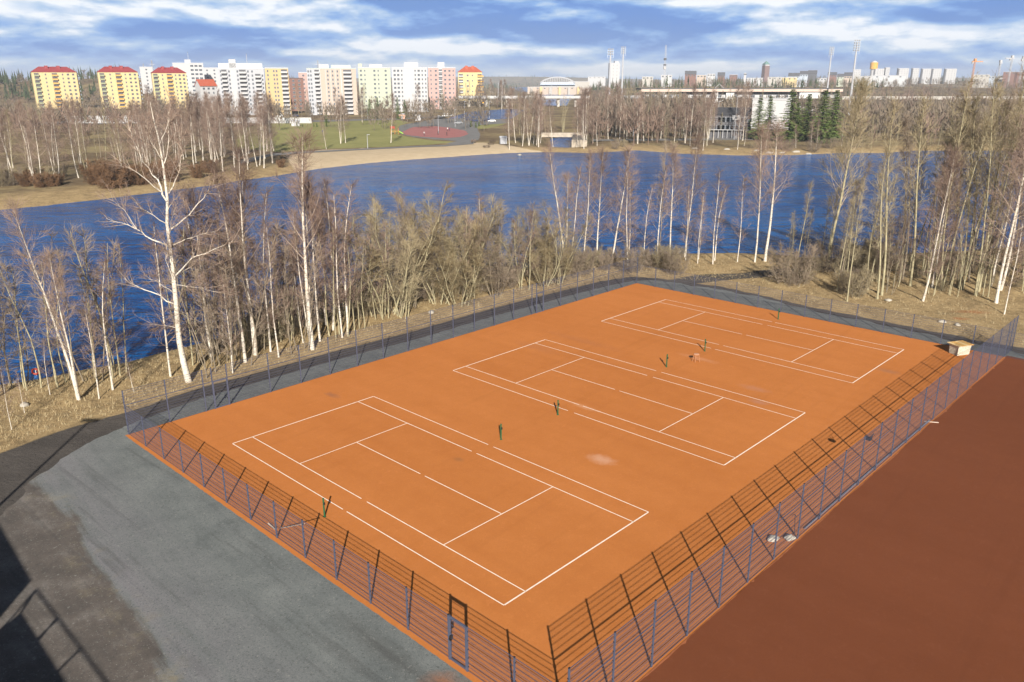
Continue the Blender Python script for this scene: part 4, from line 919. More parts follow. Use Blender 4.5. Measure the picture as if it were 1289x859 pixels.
for i in range(16):
    a, b = 6.2832 * i / 16, 6.2832 * (i + 1) / 16; m.cyl((0.22 * math.cos(a), -0.09, 0.72 + 0.22 * math.sin(a)), (0.22 * math.cos(b), -0.09, 0.72 + 0.22 * math.sin(b)), 0.075, M_RED, 8)
m.build('ring', t)
x, y, z = ground_at(291, 425); tag(link('cloth_scrap', lump((0.3, 0.12, 0.2), 12, flat('faded_red_cloth', (0.5, 0.13, 0.11), 0.9), n=2), None, (x, y, z + 0.15)), 'faded red scrap of cloth in the left thicket', 'cloth')

# ------------------------------------------------------------------ far buildings
M_GLASS = flat('window_glass', (0.045, 0.055, 0.07), 0.4, 0.0, var=0.2, spec=0.3)
M_ROOFR = flat('red_roof', (0.25, 0.04, 0.042), 0.6); M_ROOFO = flat('orange_roof', (0.36, 0.085, 0.045), 0.7); M_ROOFW = flat('white_roof', (0.46, 0.47, 0.49), 0.6, var=0.05); M_ROOFG = flat('grey_green_roof', (0.38, 0.42, 0.40), 0.6)
M_YEL = flat('pale_yellow_render', (0.54, 0.43, 0.23), 0.9, var=0.04); M_ORG = flat('ochre_balcony', (0.60, 0.33, 0.05), 0.8); M_GRNB = flat('grey_green_balcony', (0.27, 0.29, 0.16), 0.8)
M_WR = flat('white_render', (0.43, 0.43, 0.44), 0.9, var=0.04); M_GREY = flat('grey_render', (0.38, 0.39, 0.42), 0.9, var=0.05); M_DGREY = flat('dark_grey', (0.10, 0.10, 0.11), 0.8)
M_PINK = flat('pink_render', (0.44, 0.29, 0.265), 0.9, var=0.05); M_BEIGE = flat('beige_tile', (0.42, 0.345, 0.29), 0.9, var=0.06); M_MINT = flat('pale_green_render', (0.40, 0.43, 0.35), 0.9, var=0.04); M_BRICK = flat('red_brown_brick', (0.19, 0.105, 0.085), 0.9)
M_CONC = flat('concrete', (0.40, 0.38, 0.35), 0.9, var=0.12, scale=0.5); M_ASPH = flat('grey_asphalt', (0.17, 0.165, 0.16), 0.95, var=0.15, scale=0.3); M_BLUEG = flat('blue_grey_steel', (0.40, 0.45, 0.52), 0.5, 0.3)
WM = {}
def win_mesh(w, h):
    k = (w, h)
    if k not in WM:
        m = MB(); m.box((-w / 2 - .08, -0.05, -h / 2 - .08), (w / 2 + .08, 0.05, h / 2 + .08), M_GREY); m.box((-w / 2, -0.07, -h / 2), (-0.05, 0.0, h / 2), M_GLASS); m.box((0.05, -0.07, -h / 2), (w / 2, 0.0, h / 2), M_GLASS); WM[k] = m.mesh('window')
    return WM[k]
def balc_mesh(w, mat):
    k = ('b', w, mat.name)
    if k not in WM:
        m = MB(); m.box((-w / 2 + .1, -0.06, 0.0), (w / 2 - .1, 0.05, 2.25), M_DGREY); m.box((-w / 2, -1.4, -0.12), (w / 2, -0.065, 0.06), M_WR)  # flat dark panel paints the shade of the recess behind the balcony
        m.box((-w / 2, -1.4, 0.065), (w / 2, -1.34, 1.05), mat); m.box((-w / 2, -1.335, 0.065), (-w / 2 + .06, -0.07, 1.05), mat); m.box((w / 2 - .06, -1.335, 0.065), (w / 2, -0.07, 1.05), mat); WM[k] = m.mesh('balcony')
    return WM[k]
def block(label, px0, px1, pt, pb, D, floors, cols, wall, roof='flat', rmat=None, bands=(), pent=(), depth=14, yaw=0.0, side=(), group='blocks of flats beyond the park', name='apartment_building', bcol=None, zb=None):
    pc = (px0 + px1) / 2; X = XAT(pb, 0, 1) if False else XAT(pc, pb, D); z = H(X, D) if zb is None else zb; az = math.atan2(-X, D)
    w = abs(XAT(px1, pb, D) - XAT(px0, pb, D)) * math.cos(az); h = ZAT(pt, D) - z; t = thing(name, label, 'building', (X, D, z), az + yaw, group)
    m = MB(); m.box((-w / 2, 0, -1), (w / 2, depth, h), wall); m.build('wall', t)
    for f0, f1, mt in bands:
        m = MB(); m.box((-w / 2 + w * f0, -0.03, 0.02), (-w / 2 + w * f1, -0.001, h - 0.02), mt); m.build('wall_panel', t)
    if roof == 'hip':
        m = MB(); e = 0.5; rh = max(1.5, ZAT(pt - 7, D) - ZAT(pt, D)); A = [(-w / 2 - e, -e), (w / 2 + e, -e), (w / 2 + e, depth + e), (-w / 2 - e, depth + e)]; r0, r1 = (-w / 2 + depth * 0.42, depth / 2), (w / 2 - depth * 0.42, depth / 2)
        z0 = h + 0.01; P3 = [(x, y, z0) for x, y in A]; a = (*r0, z0 + rh); b = (*r1, z0 + rh)
        m.face([P3[0], P3[1], b, a], rmat); m.face([P3[2], P3[3], a, b], rmat); m.face([P3[1], P3[2], b], rmat); m.face([P3[3], P3[0], a], rmat); m.face([P3[3], P3[2], P3[1], P3[0]], rmat); r_ = m.build('roof', t)
        for f in (0.35, 0.62):
            m = MB(); m.box((-w / 2 + w * f - 1.2, depth * 0.3, z0 + rh * 0.4), (-w / 2 + w * f + 1.2, depth * 0.7, z0 + rh + 0.7), rmat); m.build('roof_vent', r_)
    else:
        m = MB(); m.box((-w / 2 - 0.15, -0.15, h + 0.01), (w / 2 + 0.15, depth + 0.15, h + 0.55), rmat or M_ROOFW); m.build('roof', t)
    for f0, f1, hh, mt in pent:
        m = MB(); m.box((-w / 2 + w * f0, depth * 0.25, h + 0.56), (-w / 2 + w * f1, depth * 0.75, h + 0.56 + hh), mt); m.build('roof_house', t)
    fh = h / (floors + 0.35); n = 0
    for i in range(floors):
        zc = fh * (i + 0.75)
        for c in cols:
            f, ty = c[0], c[1]; x = -w / 2 + w * f
            if n > 96: break
            n += 1
            if ty == 'w': link('window', win_mesh(1.5, 1.4), t, (x, -0.05, zc))
            elif ty == 's': link('window', win_mesh(0.9, 1.3), t, (x, -0.05, zc))
            elif ty == 'L': link('window', win_mesh(2.6, 1.6), t, (x, -0.05, zc))
            else: link('balcony', balc_mesh(c[2], c[3]), t, (x, -0.03, zc - 1.2))
        for y, sd, bm_ in side:
            if bm_ == 'w': link('window', win_mesh(1.5, 1.4), t, (sd * (w / 2 + 0.05), depth * y, zc), math.pi / 2 * sd)
            else: link('balcony', balc_mesh(4.0, bm_), t, (sd * (w / 2 + 0.03), depth * y, zc - 1.2), math.pi / 2 * sd)
    return t
M_BLUEB = flat('pale_blue_balcony', (0.50, 0.58, 0.68), 0.8)
ycols = [(0.10, 'b', 3.6, M_GRNB), (0.30, 's'), (0.50, 'b', 4.0, M_ORG), (0.68, 's'), (0.80, 'w'), (0.92, 'w')]
for px0, px1, pt, pb, l in [(47, 103, 91, 133, 'leftmost of the three pale yellow blocks with red hip roofs'), (129, 179, 91, 132, 'middle one of the three pale yellow blocks with red hip roofs'), (196, 239, 92, 131, 'rightmost of the three pale yellow blocks, next to the white blocks')]:
    block(l, px0, px1, pt, pb, 690, 9, ycols, M_YEL, 'hip', M_ROOFR, side=((0.3, 1, M_BLUEB), (0.7, 1, 'w')), group='yellow blocks with red roofs', yaw=0.06)
block('grey white block with a grid of dark windows behind the yellow blocks', 222, 260, 80, 120, 820, 9, [(0.62, 'L'), (0.76, 'L'), (0.90, 'L')], M_WR, rmat=M_ROOFW, pent=((0.4, 0.6, 3, M_WR),))
block('long low white block behind the grey white block', 255, 285, 86, 120, 860, 8, [(0.3, 'w'), (0.6, 'w')], M_WR, rmat=M_ROOFW)
block('white roofed block seen between the middle and right yellow blocks', 180, 196, 85, 118, 880, 7, [(0.5, 'w')], M_WR, rmat=M_ROOFW)
block('white tower block with three columns of balconies, largest at the left', 280, 337, 87, 143, 560, 11, [(0.06, 's'), (0.13, 'b', 3.4, M_WR), (0.24, 's'), (0.42, 's'), (0.53, 'b', 4.4, M_WR), (0.65, 's'), (0.74, 's'), (0.86, 'b', 3.6, M_WR), (0.96, 's')], M_GREY, rmat=M_ROOFW, bands=((0.25, 0.38, M_WR),), pent=((0.02, 0.98, 3.0, M_ROOFW), (0.25, 0.4, 5.5, M_WR)))
block('yellow wing with white balconies joined to the big white block', 338, 367, 86.5, 142, 562, 11, [(0.12, 's'), (0.38, 's'), (0.5, 's'), (0.82, 'b', 4.2, M_WR)], flat('warm_yellow_render', (0.49, 0.36, 0.19), 0.9, var=0.04), rmat=M_ROOFW, side=((0.5, 1, 'w'),))
block('brown brick block behind the yellow wing', 366, 384, 99, 130, 640, 8, [(0.3, 'w'), (0.7, 'w')], M_BRICK, rmat=M_DGREY)
block('salmon pink block peeping left of the beige block', 378, 390, 92, 125, 700, 8, [(0.5, 'w')], M_PINK)
block('beige tiled block with a white balcony column on its right', 390, 451, 87, 141, 565, 11, [(0.03, 's'), (0.08, 's'), (0.20, 'b', 3.2, M_WR), (0.42, 's'), (0.52, 's'), (0.62, 's'), (0.82, 'b', 5.4, M_WR)], M_BEIGE, rmat=M_ROOFG, bands=((0.0, 0.15, M_GREY), (0.15, 0.27, M_WR), (0.37, 0.38, M_WR), (0.47, 0.48, M_WR), (0.57, 0.58, M_WR), (0.68, 0.70, M_WR)), pent=((0.25, 0.45, 2.4, M_WR), (0.5, 0.9, 2.0, M_ROOFG)))
block('pale green block behind the pines', 453, 493, 86, 126, 690, 9, [(0.08, 'w'), (0.2, 's'), (0.5, 'w'), (0.62, 's'), (0.85, 'w')], M_MINT, pent=((0.0, 0.12, 3, M_MINT), (0.35, 0.75, 2.5, M_WR)))
block('white block with small dark windows left of the pink one', 495, 539, 86, 133, 620, 10, [(0.08, 'w'), (0.18, 'w'), (0.28, 's'), (0.66, 's'), (0.76, 'w'), (0.86, 's'), (0.95, 's')], M_WR, pent=((0.35, 0.75, 3.4, M_ROOFW),))
block('pink block with white window bands by the river', 540, 574, 86, 126, 680, 9, [(0.1, 's'), (0.28, 'w'), (0.45, 'b', 3.0, M_WR), (0.62, 'w'), (0.78, 'w'), (0.92, 's')], M_PINK, bands=((0.38, 0.52, M_WR),), pent=((0.35, 0.6, 4, M_WR),))
block('small ochre block with an orange red hip roof, last by the river', 577, 607, 91, 118, 760, 6, [(0.12, 'b', 4, M_WR), (0.4, 'w'), (0.6, 's'), (0.9, 'b', 4, M_ORG)], M_YEL, 'hip', M_ROOFO, side=((0.5, 1, M_ORG),))
# villa with an orange roof
X = XAT(264, 125, 610); t = thing('house', 'small white house with an orange gable roof between the yellow and white blocks', 'house', (X, 610, H(X, 610)), 0.75); hh = ZAT(108, 610) - H(X, 610)
m = MB(); m.box((-6, 0, -0.5), (6, 9, hh), M_WR); m.prism([(-6, 0), (6, 0), (6, 9), (-6, 9)], hh, hh + 0.02, M_WR); m.face([(-6, 0, hh), (-6, 9, hh), (-6, 4.5, hh + 4)], M_WR); m.face([(6, 0, hh), (6, 4.5, hh + 4), (6, 9, hh)], M_WR); m.build('wall', t)
m = MB(); m.extrude_x([(-0.6, hh - 0.4), (4.5, hh + 4.1), (9.6, hh - 0.4), (9.6, hh - 0.15), (4.5, hh + 4.4), (-0.6, hh - 0.15)], -6.4, 6.4, M_ROOFO); m.build('roof', t)
for x in (-3.5, 0, 3.5): link('window', win_mesh(1.5, 1.4), t, (x, -0.05, hh - 2)); link('window', win_mesh(0.9, 1.3), t, (x, -0.05, hh - 5))

def simple(name, label, cat, px0, px1, pt, pb, D, mat, roofm=None, winrows=0, nw=0, group=None, depth=12, gable=False, zb=None):
    pc = (px0 + px1) / 2; X = XAT(pc, pb, D); z = H(X, D) if zb is None else zb; az = math.atan2(-X, D); w = abs(XAT(px1, pb, D) - XAT(px0, pb, D)) * math.cos(az); h = ZAT(pt, D) - z
    t = thing(name, label, cat, (X, D, z), az, group); m = MB(); m.box((-w / 2, 0, -1), (w / 2, depth, h), mat); m.build('wall', t); m = MB()
    if gable: m.extrude_x([(-0.5, h + 0.01), (depth / 2, h + depth * 0.28), (depth + 0.5, h + 0.01)], -w / 2 - 0.4, w / 2 + 0.4, roofm or M_ROOFW)
    else: m.box((-w / 2 - .3, -.3, h + .01), (w / 2 + .3, depth + .3, h + .6), roofm or M_ROOFW)
    m.build('roof', t)
    for i in range(winrows):
        for j in range(nw): link('window', win_mesh(2.6, 1.6), t, (-w / 2 + w * (j + 0.5) / nw, -0.05, h - 1.8 - i * 3.1))
    return t
# arched hall and power station up the river
D = 1650; X = XAT(702, 105, D); z = H(X, D); t = thing('arched_hall', 'pale arched roof structure rising behind the power station at the river', 'hall', (X, D, z)); half = (XAT(724, 105, D) - XAT(680, 105, D)) / 2; zt = ZAT(97.5, D) - z; zb = ZAT(105, D) - z
m = MB(); n = 20; arc = [(half * (2 * i / n - 1), zb + (zt - zb) * (1 - (2 * i / n - 1) ** 2) ** 0.75) for i in range(n + 1)]
m.tube([(x, 0, zz) for x, zz in arc], [1.1] * (n + 1), M_WR, 5); m.tube([(x, 16, zz) for x, zz in arc], [1.1] * (n + 1), M_WR, 5); m.build('arch', t)
for i in range(1, n):
    m = MB(); m.box((arc[i][0] - 0.5, -0.4, zb - 1), (arc[i][0] + 0.5, 0.4, arc[i][1]), M_WR); m.build('hanger', t)
m = MB(); m.box((-half, 1, zb - 3), (half, 15, zb + 2), M_BLUEG); m.build('deck', t)
m = MB(); m.box((-half, 6, 0), (half, 10, zb - 3.1), M_CONC); m.build('base_wall', t)
t = simple('power_station', 'long cream power station with piers across the river', 'power station', 664, 733, 110, 115.5, 1450, M_BEIGE, winrows=1, nw=8, depth=20, zb=ZW)
for i in range(6):
    m = MB(); m.box((-42 + i * 16, -6, 0), (-38 + i * 16, -0.1, 13), M_YEL if i % 2 else M_CONC); m.build('pier', t)
simple('dam_wall', 'pale stepped wall right of the power station', 'wall', 716, 742, 103, 112, 1700, M_CONC, depth=16); simple('white_hall', 'long white hall on the skyline right of the arched hall', 'building', 740, 762, 97, 104, 2100, M_WR, winrows=1, nw=4)
# bridge
D = 740; z1 = ZAT(121.5, D); z0 = ZAT(125.8, D); xa, xb = XAT(560, 123, D), XAT(742, 123, D); t = thing('road_bridge', 'pale concrete road bridge over the river inlet', 'bridge', (0, D, 0))
m = MB(); m.box((xa, 0, z0 + 0.7), (xb, 12, z1 - 0.6), M_CONC); m.build('deck', t); m = MB(); m.box((xa, -0.6, z0 + 1.2), (xb, -0.01, z1 + 0.4), M_WR); m.build('parapet', t)
for px in (590, 612, 639, 672, 703, 725):
    x = XAT(px, 130, D); m = MB(); m.box((x - 1.1, 2, -6), (x + 1.1, 10, z0 + 0.65), M_CONC); m.build('pier', t)
for px in (627, 632, 695):
    x = XAT(px, 110, D); m = MB(); m.cyl((x, 6, z1 - 0.5), (x, 6, ZAT(104, D)), 0.22, M_GREY, 6); m.build('lamp_post', t)
D = 1900; D2 = 700
# viaduct on the right
D = 700; z1 = ZAT(123, D); xa, xb = XAT(1060, 125, D), XAT(1420, 125, D); t = thing('viaduct', 'long low concrete viaduct behind the right hand woods', 'viaduct', (0, D, 0))
m = MB(); m.box((xa, 0, z1 - 1.6), (xb, 9, z1), M_CONC); m.build('deck', t)
m = MB(); m.box((xa, -0.3, z1 - 0.1), (xb, -0.02, z1 + 0.9), M_CONC); m.build('parapet', t)
for i in range(14):
    x = xa + (xb - xa) * i / 13; m = MB(); m.box((x - 0.7, 2, -2), (x + 0.7, 7, z1 - 1.65), M_CONC); m.build('pier', t)
# grandstand
D = 600; t = thing('grandstand', 'long stadium grandstand with a dark flat roof and white concourse', 'grandstand', (0, D, 0)); z1 = ZAT(111.5, D)
xa, xb = XAT(806, 115, D), XAT(1058, 115, D); M_TAN = flat('tan_fascia', (0.50, 0.40, 0.34), 0.8)
m = MB(); m.box((xa, -4, z1 - 0.9), (xb, 22, z1), M_DGREY); m.build('roof', t); m = MB(); m.box((xa, -4.3, z1 - 2.2), (xb, -4.02, z1 - 0.5), M_TAN); m.build('fascia', t)
zc = ZAT(121, D); m = MB(); m.box((XAT(860, 118, D), 8, -0.6), (XAT(1056, 118, D), 20, z1 - 1), M_GREY); m.build('rear_wall', t)
m = MB(); m.box((xa, -1, zc - 1.4), (XAT(1056, 118, D), 6, zc + 0.8), M_WR); m.build('concourse', t)
for i in range(18):
    x = xa + (xb - xa) * (i + 0.5) / 18; m = MB(); m.box((x - 0.3, 2, -0.6), (x + 0.3, 2.6, z1 - 0.95), M_WR); m.build('column', t)
for i in range(24):
    x = xa + (xb - xa) * (i + 0.5) / 24; link('window', win_mesh(2.6, 1.6), t, (x, -1.05, zc - 0.2))
for px0, px1, pt, pb in ((913, 923, 117, 125), (1005, 1031, 116, 124), (899, 903, 115, 130)):
    m = MB(); m.box((XAT(px0, pt, D), -3, ZAT(pb, D)), (XAT(px1, pt, D), -1.1, ZAT(pt, D)), M_WHITE); m.build('sign_box', t)
m = MB(); m.tube([(XAT(900, 112, D), 0, z1 + 0.1), (XAT(905, 112, D), 0, z1 + 3), (XAT(911, 112, D), 0, z1 + 0.1)], [0.2] * 3, M_WR, 5); m.build('roof_frame', t)
simple('white_hall', 'tall blank white hall behind the spruces', 'hall', 944, 992, 126, 165, 400, M_WR, M_WR, depth=18)
simple('low_hall', 'grey low hall left of the grandstand', 'hall', 745, 800, 132, 146, 520, M_GREY, M_WR, winrows=1, nw=8)
t = simple('kiosk', 'small white building with a red shutter under the floodlight masts', 'kiosk', 762, 782, 138, 147, 480, M_WR, M_GREY); m = MB(); m.box((-3.2, -0.08, 1.2), (3.2, -0.01, 3.6), flat('dull_red_shutter', (0.35, 0.12, 0.11), 0.8)); m.build('shutter', t)
simple('stadium_house', 'white stepped building behind the kiosk', 'building', 778, 806, 122, 140, 560, M_GREY, M_WR, winrows=2, nw=4)
# dark long house with dormer
t = simple('long_house', 'dark two storey house with white trim and a round dormer window', 'house', 893, 943, 145, 166, 335, M_DGREY, flat('dark_roof', (0.05, 0.05, 0.055), 0.7), winrows=2, nw=9, depth=10, gable=True)
for i in range(10):
    m = MB(); x = -7.8 + i * 1.75; m.box((x, -1.6, 0), (x + 0.16, -1.44, 3.2), M_WR); m.build('veranda_post', t)
m = MB(); m.box((-8, -1.7, 3.25), (8, -0.05, 3.45), M_WR); m.build('veranda_roof', t)
m = MB(); m.box((0.8, -0.4, 7.2), (3.6, 3, 8.8), M_WR); m.prism([(0.6, -0.6), (3.8, -0.6), (3.8, 3), (0.6, 3)], 8.81, 9.0, M_ROOFW); d_ = m.build('dormer', t)
m = MB(); m.cyl((2.2, -0.45, 8.0), (2.2, -0.41, 8.0), 0.5, M_GLASS, 12); m.build('round_window', d_)

# floodlight masts
def mast(label, px, pt, pb, D, heads, lean=0.0, lattice=False, r=0.75):
    X = XAT(px, pb, D); z = H(X, D); hh = ZAT(pt, D) - z; t = thing('floodlight_mast', label, 'floodlight mast', (X, D, z), math.atan2(-X, D), None if lattice else 'floodlight masts of the stadium'); w_ = 1.9
    m = MB()
    if lattice:
        for q in range(3):
            a = 2.094 * q; m.cyl((1.1 * math.cos(a), 1.1 * math.sin(a), 0), (0.7 * math.cos(a), 0.7 * math.sin(a), hh), 0.16, M_WR, 5)
        for i in range(int(hh / 2)):
            for q in range(3):
                a, b = 2.094 * q, 2.094 * (q + 1); m.cyl((math.cos(a), math.sin(a), i * 2), (math.cos(b), math.sin(b), i * 2 + 2), 0.07, M_WR if i % 6 < 3 else M_GREY, 4)
        m.build('lattice', t)
        for zz, hh2, mt in ((hh * 0.55, 3, M_WR), (hh * 0.72, 2.2, M_DGREY), (hh * 0.62, 1.5, M_DGREY)):
            m = MB(); m.cyl((0, 0, zz), (0, 0, zz + hh2), 1.5, mt, 8); m.build('antenna', t)
        return t
    m.tube([(0, 0, 0), (0, 0, hh)], [r * 1.15, r * 0.65], M_GREY, 10, True); m.build('pole', t)
    m = MB(); w_ = 1.9
    for x in (-w_, w_): m.box((x - 0.1, -0.35, hh - heads * 1.5), (x + 0.1, -0.15, hh + 0.6), M_BLUEG)
    for i in range(heads + 1): m.box((-w_, -0.4, hh - i * 1.5), (w_, -0.2, hh - i * 1.5 + 0.15), M_BLUEG)
    m.build('lamp_frame', t)
    for i in range(heads):
        for x in (-1.3, 0, 1.3):
            m = MB(); m.lathe([(0.25, -0.3), (0.6, 0.4), (0.62, 0.5)], M_WR, 8, (x, -0.7, hh - i * 1.5 + 0.7)); m.build('floodlight', t)
    m = MB(); m.box((-1.6, -0.6, hh - heads * 1.5 - 1.2), (1.6, 0.6, hh - heads * 1.5 - 1.05), M_GREY); m.build('platform', t); return t
mast('left one of the two floodlight masts left of the lattice mast', 766, 64, 143, 560, 3); mast('right one of the two floodlight masts left of the lattice mast', 782, 61, 132, 700, 4)
mast('smaller floodlight mast left of the tallest one on the right', 1041, 61, 116, 760, 5); mast('tallest floodlight mast, standing right of the grandstand', 1069, 53, 137, 560, 5)
mast('slim lattice radio mast behind the grandstand', 835, 57, 116, 900, 0, lattice=True)
# brick tower with a green pointed cap
D = 2000; X = XAT(963, 97, D); z = H(X, D); t = thing('tower', 'dark brick tower with a pointed green cap on the skyline', 'tower', (X, D, z), 0.3); hh = ZAT(83, D) - z; w_ = 6.3
m = MB(); m.box((-w_, -w_, 0), (w_, w_, hh), flat('tower_brick', (0.17, 0.11, 0.10), 0.9)); m.build('shaft', t); m = MB(); m.box((-w_ * .9, -w_ * .9, hh + .01), (w_ * .9, w_ * .9, hh + 3), M_WR); m.build('lantern', t)
m = MB(); k = hh + 3.02; c = [(-w_ * 1.1, -w_ * 1.1, k), (w_ * 1.1, -w_ * 1.1, k), (w_ * 1.1, w_ * 1.1, k), (-w_ * 1.1, w_ * 1.1, k)]; M_COP = flat('copper_green', (0.12, 0.22, 0.20), 0.6)
for i in range(4): m.face([c[i], c[(i + 1) % 4], (0, 0, k + 8)], M_COP)
m.face(c[::-1], M_COP); m.build('cap', t)
# white tower between masts
block('slim white tower block between the two left floodlight masts', 768, 780, 80, 99, 1500, 9, [(0.3, 's'), (0.7, 's')], M_WR, yaw=0.3, pent=((0.5, 0.95, 3.5, M_GREY),), group='blocks of flats in the town')
# town on the right
rows = [(1074, 1083, 88, 97), (1099, 1112, 87, 98), (1113, 1119, 85.5, 97), (1129, 1143, 86.5, 98), (1147, 1156, 86.5, 98), (1159, 1171, 87, 98), (1172, 1184, 87, 98), (1188, 1203, 87, 98)]
lab = ['small white block right of the tallest floodlight mast', 'white block under the ochre drum', 'taller white block right of the ochre drum', 'first wide white block of the skyline row', 'narrow white block of the skyline row', 'white block in the middle of the skyline row', 'white block next to the middle of the skyline row', 'last white block at the right end of the skyline row']
for (a, b, pt, pb), l in zip(rows, lab): block(l, a, b, pt, pb, 1900, 8, [(0.15, 's'), (0.38, 's'), (0.62, 's'), (0.85, 's')], M_WR, bands=((0.0, 0.12, M_DGREY),), group='white blocks on the right skyline', yaw=0.15)
D = 1880; X = XAT(1106.5, 90, D); z = ZAT(87, D); t = thing('ochre_drum_tower', 'ochre round tower top standing over the white block', 'tower', (X, D + 30, H(X, D + 30))); b0 = z - H(X, D + 30); hh = ZAT(78.5, D) - z
m = MB(); m.lathe([(6, 0), (6, b0)], M_WR, 16); m.build('shaft', t); m = MB(); m.lathe([(8.2, b0 + .02), (8.2, b0 + hh)], M_ORG, 20); m.build('drum', t); m = MB(); m.lathe([(6.5, b0 + hh + .02), (5.0, b0 + hh + 2.5), (0.3, b0 + hh + 4)], M_WR, 20); m.build('dome', t)
town = [(832, 846, 95, 99, M_WR, 0), (862, 876, 94, 99, M_BRICK, 1), (877, 889, 95, 99, M_BEIGE, 0), (890, 900, 93.5, 99, M_WR, 0), (903, 912, 95.5, 100, M_BRICK, 1), (918, 928, 94.5, 99, M_BRICK, 0), (936, 939, 92.5, 100, M_WR, 0), (940, 960, 98.5, 104, M_WR, 0), (966, 984, 97.5, 102, M_CONC, 0), (984, 1003, 98, 104, M_YEL, 0), (992, 1006, 96.5, 100, M_BLUEG, 1),
        (1006, 1016, 94, 103, M_BLUEG, 1), (1016, 1027, 93, 105, M_DGREY, 1), (1004, 1018, 101, 108, M_WR, 0), (1028, 1040, 99, 106, M_WR, 0), (1041, 1052, 95, 105, M_BRICK, 1), (1053, 1064, 97, 104, M_MINT, 1), (1062, 1072, 96, 101, M_BEIGE, 1), (1074, 1098, 96.5, 101, M_WR, 0), (1096, 1140, 95.5, 102, M_ROOFW, 0), (1225, 1245, 94.5, 100, M_CONC, 0), (1238, 1252, 96.5, 102, M_BLUEG, 0), (1262, 1288, 91, 98, M_BRICK, 0), (1255, 1290, 96, 103, M_WR, 0), (1300, 1330, 93, 99, M_WR, 0), (808, 822, 97, 102, M_CONC, 0)]
for i, (a, b, pt, pb, mt, g) in enumerate(town):
    nmz = {'white_render': 'white', 'red_brown_brick': 'brown brick', 'beige_tile': 'beige', 'concrete': 'grey', 'pale_yellow_render': 'cream', 'blue_grey_steel': 'blue grey', 'dark_grey': 'dark', 'pale_green_render': 'pale green', 'orange_roof': 'orange red', 'white_roof': 'long white'}[mt.name]
    where = 'left of the pointed tower' if b < 960 else ('between the pointed tower and the tallest mast' if b < 1073 else 'on the right skyline')
    simple('town_building', f"small {nmz} town building {where}", 'building', a, b, pt, pb, 1300 + (i * 37) % 300, mt, (M_DGREY if g else M_ROOFW), 1, 3, group=f'distant {nmz} town buildings {where}', gable=bool(g), depth=20)
# tower cranes
def crane(label, px, pt, pb, D, mat, jib=14, arm=1):
    X = XAT(px, pb, D); z = H(X, D); hh = ZAT(pt, D) - z; t = thing('tower_crane', label, 'crane', (X, D, z), 0.2, 'tower cranes on the right skyline'); s_ = 0.9
    m = MB()
    for a in (-s_, s_):
        for b in (-s_, s_): m.box((a - .22, b - .22, 0), (a + .22, b + .22, hh), mat)
    for i in range(int(hh / 4)): m.cyl((-s_, -s_, i * 4), (s_, -s_, i * 4 + 4), 0.15, mat, 4)
    m.build('tower', t); m = MB(); m.box((-jib * 0.35 * arm if arm > 0 else -jib, -.8, hh - 1.5), (jib if arm > 0 else jib * 0.35, .8, hh - 0.2), mat); m.build('jib', t)
    m = MB(); m.box((-2, -1.6, hh), (2, 1.6, hh + 4), mat); m.build('cab', t); m = MB(); m.box((-jib * 0.35, -1.2, hh - 4.5), (-jib * 0.22, 1.2, hh - 1.6), M_CONC); m.build('counterweight', t)
M_CRO = flat('crane_orange', (0.55, 0.22, 0.05), 0.6)
crane('orange topped crane, leftmost on the right skyline', 1224, 77, 97, 1500, M_CRO, 16); crane('short white mast like crane right of the orange one', 1257, 79, 93, 1500, M_WR, 4); crane('white crane with a level jib', 1271, 73, 92, 1500, M_WR, 13, -1); crane('white crane at the right picture edge', 1285, 74, 92, 1500, M_WR, 10)
for px, pt, l in ((240, 66, 'blue grey pole on the grey white block'), (313, 68, 'thin pale pole above the big white block')):
    X = XAT(px, 100, 830); m = MB(); m.cyl((X, 830, H(X, 830)), (X, 830, ZAT(pt, 830)), 0.35, M_BLUEG if px < 300 else M_WR, 6, 0.2); m.box((-0.3, -0.3, -0.2), (0.3, 0.3, 0.2), M_DGREY, 0, (X, 830, ZAT(pt, 830))); tag(m.build('antenna_mast'), l, 'mast')
for px, D in ((193, 1500), (401, 1500), (182, 1900)):
    X = XAT(px, 95, D); z = H(X, D); hh = ZAT(76 if px != 182 else 80, D) - z; t = thing('power_pylon', 'faint lattice power pylon above the %s' % ('middle and right yellow blocks' if px == 193 else 'beige block' if px == 401 else 'middle yellow block'), 'pylon', (X, D, z)); m = MB()
    for a in (-1, 1):
        for b in (-1, 1): m.cyl((a * 3, b * 3, 0), (a * .5, b * .5, hh), 0.3, M_GREY, 4)
    m.build('legs', t)
    for f in (0.75, 0.87): m = MB(); m.box((-5, -.3, hh * f), (5, .3, hh * f + .6), M_GREY); m.build('crossarm', t)
for px0, px1, py, pt in ((82, 174, 151, 146.5), (278, 392, 151.5, 148.8)):
    D = 455; xa, xb = XAT(px0, py, D), XAT(px1, py, D); m = MB(); m.box((xa, D, -0.7), (xb, D + 0.4, ZAT(pt, D)), M_WR); m.box((xa, D - 0.1, ZAT(pt, D) + 0.01), (xb, D + 0.5, ZAT(pt, D) + 0.2), M_WHITE)
    tag(m.build('road_barrier'), 'long low white barrier along the road %s' % ('before the yellow blocks' if px0 < 200 else 'before the white blocks'), 'barrier')

